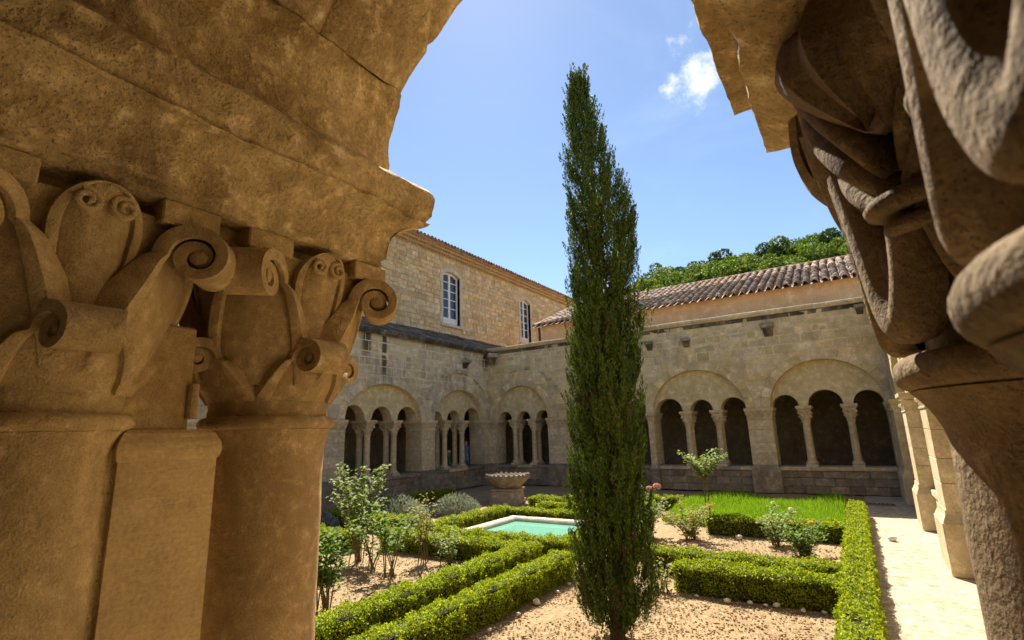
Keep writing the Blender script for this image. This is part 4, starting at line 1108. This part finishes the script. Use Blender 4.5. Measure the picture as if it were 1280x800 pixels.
rose('low rose sprawling over the hedge with small light leaves', -6.1, 5.5, .62, .4, 9, M_rose, 480, .05, .3, group=G1)
rose('small standard rose tree with a bare forked trunk beside the lawn', -2.6, 10.75, 1.42, .44, 14, M_rosep, 900, .066, .25, standard=True, group=G1)
rose('broad pale rose bush filling the bed beside the cypress', -3.35, 9.3, .62, .55, 18, M_rosep, 1700, .055, .1, ((2,M_whtp,.06),), group=G1)
rose('yellowish rose bush below the standard rose tree', -2.6, 9.4, .58, .55, 16, M_rosey, 1200, .055, .1, ((1,M_yelp,.06),), group=G1)
rose('dark leaved rose bush with a yellow bloom near the path hedge', -.85, 8.95, .48, .42, 13, M_rose, 900, .055, .12, ((3,M_yelp,.07),), group=G1)
rose('white budded rose bush behind the dark leaved one', -1.3, 9.55, .55, .4, 12, M_rosep, 700, .055, .15, ((0,M_whtp,.06),(4,M_whtp,.05)), group=G1)
rose('rose bush with large pink blooms next to the lawn', -4.3, 12.1, .62, .35, 12, M_rosep, 600, .06, .1, ((0,M_pink,.16),(3,M_pink,.13),(6,M_pink,.12),(2,M_whtp,.1)), group=G1)
rose('small yellow green seedling against the end of the pebble hedge', -2.15, 6.4, .34, .16, 7, M_rosey, 150, .045, .1, group=G1)
rose('small pale shrub at the foot of the cypress behind its trunk', -2.5, 6.1, .45, .2, 8, M_rosey, 200, .045, .1, group=G1)
def lavender(label, x, y, rx, ry, h, n=2600):
    o = empty('lavender', (x, y, 0), 0, label, 'plant', 'grey lavender clumps in the shade')
    a = rng.uniform(0, 2*math.pi, n); q = np.sqrt(rng.random(n)); P = np.stack([np.cos(a)*q*rx, np.sin(a)*q*ry, np.zeros(n)], 1)
    P[:,2] = h*(1-.6*q**2)*rng.uniform(.2, 1., n); d = P*np.array([.8,.8,0]) + np.array([0,0,.7]) + rng.normal(0,.2,(n,3))
    leaves('foliage', P, rdir(n), d, rng.uniform(.09,.17,n), .018, M_lav, o)
    mb = MB()
    for k in range(14):
        t = 2*math.pi*k/14; mb.tube([(0,0,-.02),(math.cos(t)*rx*.5, math.sin(t)*ry*.5, h*.6)], [.012,.005], 5)
    mb.build('stems', M_stem, o)
lavender('broad grey lavender clump behind the pale leaved rose', -8.9, 8.6, .95, .6, .62, 3600)
lavender('small grey lavender clump nearer the stone basin', -8.2, 10.0, .6, .5, .5, 2200)
lavender('low grey lavender clump at the hedge under the grey arcade', -9.6, 7.2, .5, .35, .4, 1500)

# lawn
n = 34000
P = np.stack([rng.uniform(-3.5,-.42,n), rng.uniform(10.7,13.6,n), np.zeros(n)], 1); hh = rng.uniform(.13,.25,n)*(.9+.6*(P[:,1]-10.7)/2.9)*(1+.25*np.sin(P[:,0]*3)*np.sin(P[:,1]*2.2)); P[:,2] = hh/2
v, f = leaf_quads(P, rdir(n)*np.array([1,1,.2]), np.array([0,0,1.]) + rng.normal(0,.28,(n,3)), hh, .014, .1)
tag(mesh('grass', v, f, M_gras), 'bright green lawn of long grass before the cream arcade', 'grass', kind='stuff')
# clods of dry soil
ico = bmesh.new(); bmesh.ops.create_icosphere(ico, subdivisions=1, radius=1); IV = np.array([q.co[:] for q in ico.verts]); IF = np.array([[q.index for q in t.verts] for t in ico.faces]); ico.free()
def clods(name, regions, mat, smin, smax, label):
    V = []; F = []; b = 0
    for (x0, y0, x1, y1, n) in regions:
        for _ in range(n):
            s = smin + (smax-smin)*rng.random()**3; c = np.array([rng.uniform(x0,x1), rng.uniform(y0,y1), s*.15]); d = IV*(1+rng.normal(0,.18,(12,1)))*np.array([1,1,.65])*s
            a = rng.uniform(0,6.28); rot = np.array([[math.cos(a),-math.sin(a),0],[math.sin(a),math.cos(a),0],[0,0,1]]); V.append(d@rot.T + c + np.array([0,0,-.006])); F.append(IF + b); b += 12
    tag(mesh(name, np.concatenate(V), np.concatenate(F).astype(np.int32), mat), label, 'soil', kind='stuff')
clods('soil_clods', [(-3.3,2.6,-.35,6.4,13000), (-6.8,3.4,-4.35,6.5,5000), (-2.4,7.5,-.4,9.9,2500)], M_clod, .003, .015, 'crumbly dry tan soil clods over the beds')
def pebble(x, y, s, lab):
    d = IV*(1+rng.normal(0,.12,(12,1)))*np.array([1,.8,.6])*s; o = mesh('pebble', d, IF.astype(np.int32), M_pebb, None, True); o.location = (x, y, s*.35 + .004); o.rotation_euler = (0,0,rng.uniform(0,6))
    tag(o, lab, 'pebble', 'white pebbles at the foot of the hedges')
for (x, s) in [(-1.75,.03),(-1.42,.04),(-1.2,.035),(-.95,.045),(-.7,.035),(-.52,.03),(-1.05,.028)]: pebble(x, 6.33+rng.uniform(-.05,.04), s, 'white pebble in the row at the foot of the pebble hedge')
for (y, s) in [(4.9,.035),(5.3,.055),(5.75,.03),(4.4,.03),(6.1,.03)]: pebble(-3.24+rng.uniform(-.03,.04), y, s, 'white pebble at the foot of the hedge on the pool side of the cypress')
pebble(.23, 10.53, .09, 'lone dark edged stone lying on the pale path')
pebble(-1.9, 9.75, .07, 'white stone among the low rose bushes')

# ------------------------------------------------------------------ hill and its trees
V = []; F = []; nx, ny = 60, 24
for j in range(ny+1):
    for i in range(nx+1):
        x = -90 + 230*i/nx; y = 34 + 90*j/ny; s = max(0, min(1, (y-34)/44.)); s = s*s*(3-2*s)
        ridge = 17.6 + .035*x if x > -24 else 17.6 + .035*x - .5*(-24-x)
        V.append((x, y, -.05 + max(0, ridge)*s + .5*mnoise.noise((x*.08, y*.08, 0))*s))
for j in range(ny):
    for i in range(nx): a = j*(nx+1)+i; F.append((a, a+1, a+nx+2, a+nx+1))
tag(mesh('hill', V, F, M_hill, None, True), kind='structure')
def crown_mesh(name, mat, rx, rz, n, seed, leaf=.30):
    r_ = np.random.default_rng(seed); P = []; 
    lobes = [(r_.normal(0,rx*.42), r_.normal(0,rx*.42), r_.normal(0,rz*.38), r_.uniform(.38,.62)*rx) for _ in range(11)]
    for (x, y, z, r) in lobes:
        k = n//11; d = r_.normal(size=(k,3)); d /= np.linalg.norm(d,axis=1,keepdims=True); P.append(np.array([x,y,z+rz]) + d*(r*r_.uniform(.55,1.05,k)**.6)[:,None]*np.array([1,1,.85]))
    P = np.concatenate(P); m_ = len(P); c = P.mean(0); nn = (P-c); nn /= np.linalg.norm(nn,axis=1,keepdims=True)
    q = r_.normal(size=(m_,3)); v, f = leaf_quads(P, nn*.6+q*.6, r_.normal(size=(m_,3)), r_.uniform(.6,1.3,m_)*leaf, r_.uniform(.5,.9,m_)*leaf, .15)
    o = mesh(name, v, f, mat); me = o.data; bpy.data.objects.remove(o); return me
KIND = [(crown_mesh('crown', M_tree1, 2.6, 2.2, 6000, 1), 'light green broadleaf tree on the hillside behind the tiled roof'), (crown_mesh('crown', M_tree1, 2.1, 2.5, 5000, 2), 'light green broadleaf tree on the hillside behind the tiled roof'), (crown_mesh('crown', M_tree2, 2.0, 2.6, 5000, 3), 'dark green pine rising on the hillside behind the tiled roof')]
mb = MB(); mb.tube([(0,0,-.6),(.1,0,1.),(0,.1,2.4)], [.22,.18,.08], 7); _o = mb.build('trunk', M_bark); tk_me = _o.data; bpy.data.objects.remove(_o)
k = 0
for row in range(4):
    x = -26.5 + row*.8
    while x < 9:
        kd = 2 if (row >= 2 and rng.random() < .35) else int(rng.integers(0, 2)); y = 63 + row*4.2 + rng.uniform(-1.2,1.2)
        fall = .0 if x > -22.5 else .75*(-22.5-x)
        crest = 1.85 + y*(.297 + .0009*(x+24)/2.4) - fall - (3-row)*.55
        sc = rng.uniform(.75,1.15); zb = crest - 4.6*sc + rng.uniform(-.5,.5)
        o = empty('hillside_tree', (x, y, zb), rng.uniform(0,6.28), KIND[kd][1], 'tree', 'wooded hillside trees, ' + ('dark pines' if kd == 2 else 'light broadleaf')); o.scale = (sc,)*3
        inst('crown', KIND[kd][0], None, o, (0,0,1.0)); inst('trunk', tk_me, None, o, (0,0,-1.5), (1,1,1.6))
        x += rng.uniform(1.7, 2.9)

# ------------------------------------------------------------------ visitors in the shaded gallery
M_skin = simple('skin', (.50,.33,.24), .6); M_blue = simple('blue_cloth', (.17,.24,.44), .85); M_jean = simple('denim', (.10,.14,.25), .9); M_green = simple('green_cloth', (.05,.30,.14), .85); M_short = simple('brown_cloth', (.16,.12,.09), .9); M_hair = simple('dark_hair', (.035,.025,.018), .7); M_cap = simple('white_cap', (.75,.75,.73), .8)
def person(label, loc, h, rz, shirt, legs, cap=False, sleeve_long=False):
    root = empty('person', loc, rz, label, 'person'); s = h/1.7
    J = [((0,0,.92),.125),((0,.0,1.12),.115),((0,.0,1.32),.135),((0,.0,1.42),.09),((0,-.01,1.49),.05),((0,-.02,1.56),.075),((0,-.02,1.64),.085)]
    Ed = [(i,i+1) for i in range(6)]
    def chain(base, pts):
        b = base
        for p in pts: J.append(p); Ed.append((b, len(J)-1)); b = len(J)-1
        return b
    for sx in (-1, 1):
        chain(0, [((sx*.10,0,.86),.095),((sx*.11,-.02+.03*sx,.48),.062),((sx*.11,.03+.03*sx,.09),.042),((sx*.12,-.12+.03*sx,.03),.036)])
        hnd = chain(2, [((sx*.17,0,1.38),.062),((sx*.24,.02,1.10),.046),((sx*.23,-.10,.90),.034),((sx*.22,-.14,.83),.030)])
        for q in range(4): chain(hnd, [((sx*.22+(q-1.5)*.017,-.165,.79-.006*q),.0085),((sx*.22+(q-1.5)*.018,-.175,.752),.0075)])
        chain(hnd, [((sx*.19,-.165,.82),.0095),((sx*.185,-.18,.79),.008)])
    me = bpy.data.meshes.new('body'); me.from_pydata([tuple(c*s for c in p) for p, r in J], Ed, []); o = bpy.data.objects.new('body', me); COL.objects.link(o)
    sk = o.modifiers.new('skin', 'SKIN'); 
    for i, (p, r) in enumerate(J): me.skin_vertices[0].data[i].radius = (r*s, r*s*(.72 if i < 4 else 1))
    me.skin_vertices[0].data[0].use_root = True; sb = o.modifiers.new('sub', 'SUBSURF'); sb.levels = 2
    dg = bpy.context.evaluated_depsgraph_get(); ev_ = bpy.data.meshes.new_from_object(o.evaluated_get(dg)); bpy.data.objects.remove(o)
    o = bpy.data.objects.new('body', ev_); COL.objects.link(o); o.parent = root; ev_.materials.clear()
    for m_ in (shirt, legs, M_skin): ev_.materials.append(m_)
    for p in ev_.polygons:
        z = p.center.z/s; ax = abs(p.center.x)/s; p.use_smooth = True
        p.material_index = 2 if z > 1.45 or (ax > .17 and z < (.92 if sleeve_long else 1.16)) or z < .07 else (0 if z > .90 else 1)
    # face and hair
    mb = MB(); c = Vector((0,-.02,1.615))*s
    mb.lathe([(.001*s,-.014*s),(.011*s,-.006*s),(.012*s,.004*s),(.004*s,.022*s)], 8, c + Vector((0,-.088,0))*s); mb.build('nose', M_skin, root)
    for sx in (-1, 1):
        mb = MB(); mb.lathe([(.001*s,-.008*s),(.008*s,0),(.001*s,.008*s)], 8, c + Vector((sx*.03,-.077,.025))*s); mb.build('eye', M_hair, root)
        mb = MB(); mb.lathe([(.002*s,-.028*s),(.014*s,0),(.002*s,.028*s)], 8, c + Vector((sx*.088,.0,.005))*s); mb.build('ear', M_skin, root)
    mb = MB(); mb.box(c + Vector((-.022,-.088,-.038))*s, c + Vector((.022,-.078,-.030))*s); mb.build('mouth', M_short, root)
    mb = MB(); mb.lathe([(.088*s,-.02*s),(.098*s,.02*s),(.095*s,.06*s),(.07*s,.095*s),(.03*s,.11*s),(.002*s,.113*s)], 16, c + Vector((0,.014,.015))*s); o = mb.build('cap' if cap else 'hair', M_cap if cap else M_hair, root, True)
    if cap: mb = MB(); mb.add([tuple(c + Vector(q)*s) for q in ((-.07,-.08,.035),(.07,-.08,.035),(.05,-.17,.025),(-.05,-.17,.025),(-.07,-.08,.045),(.07,-.08,.045),(.05,-.17,.033),(-.05,-.17,.033))], [(3,2,1,0),(4,5,6,7),(0,1,5,4),(1,2,6,5),(2,3,7,6),(3,0,4,7)]); mb.build('visor', M_cap, root)
person('person in a blue shirt standing behind the parapet of the grey arcade', (-12.72, 16.1, .0), 1.68, R(200), M_blue, M_jean, False, True)
person('smaller person in green with a white cap behind the parapet', (-12.70, 15.05, .0), 1.28, R(150), M_green, M_short, True)
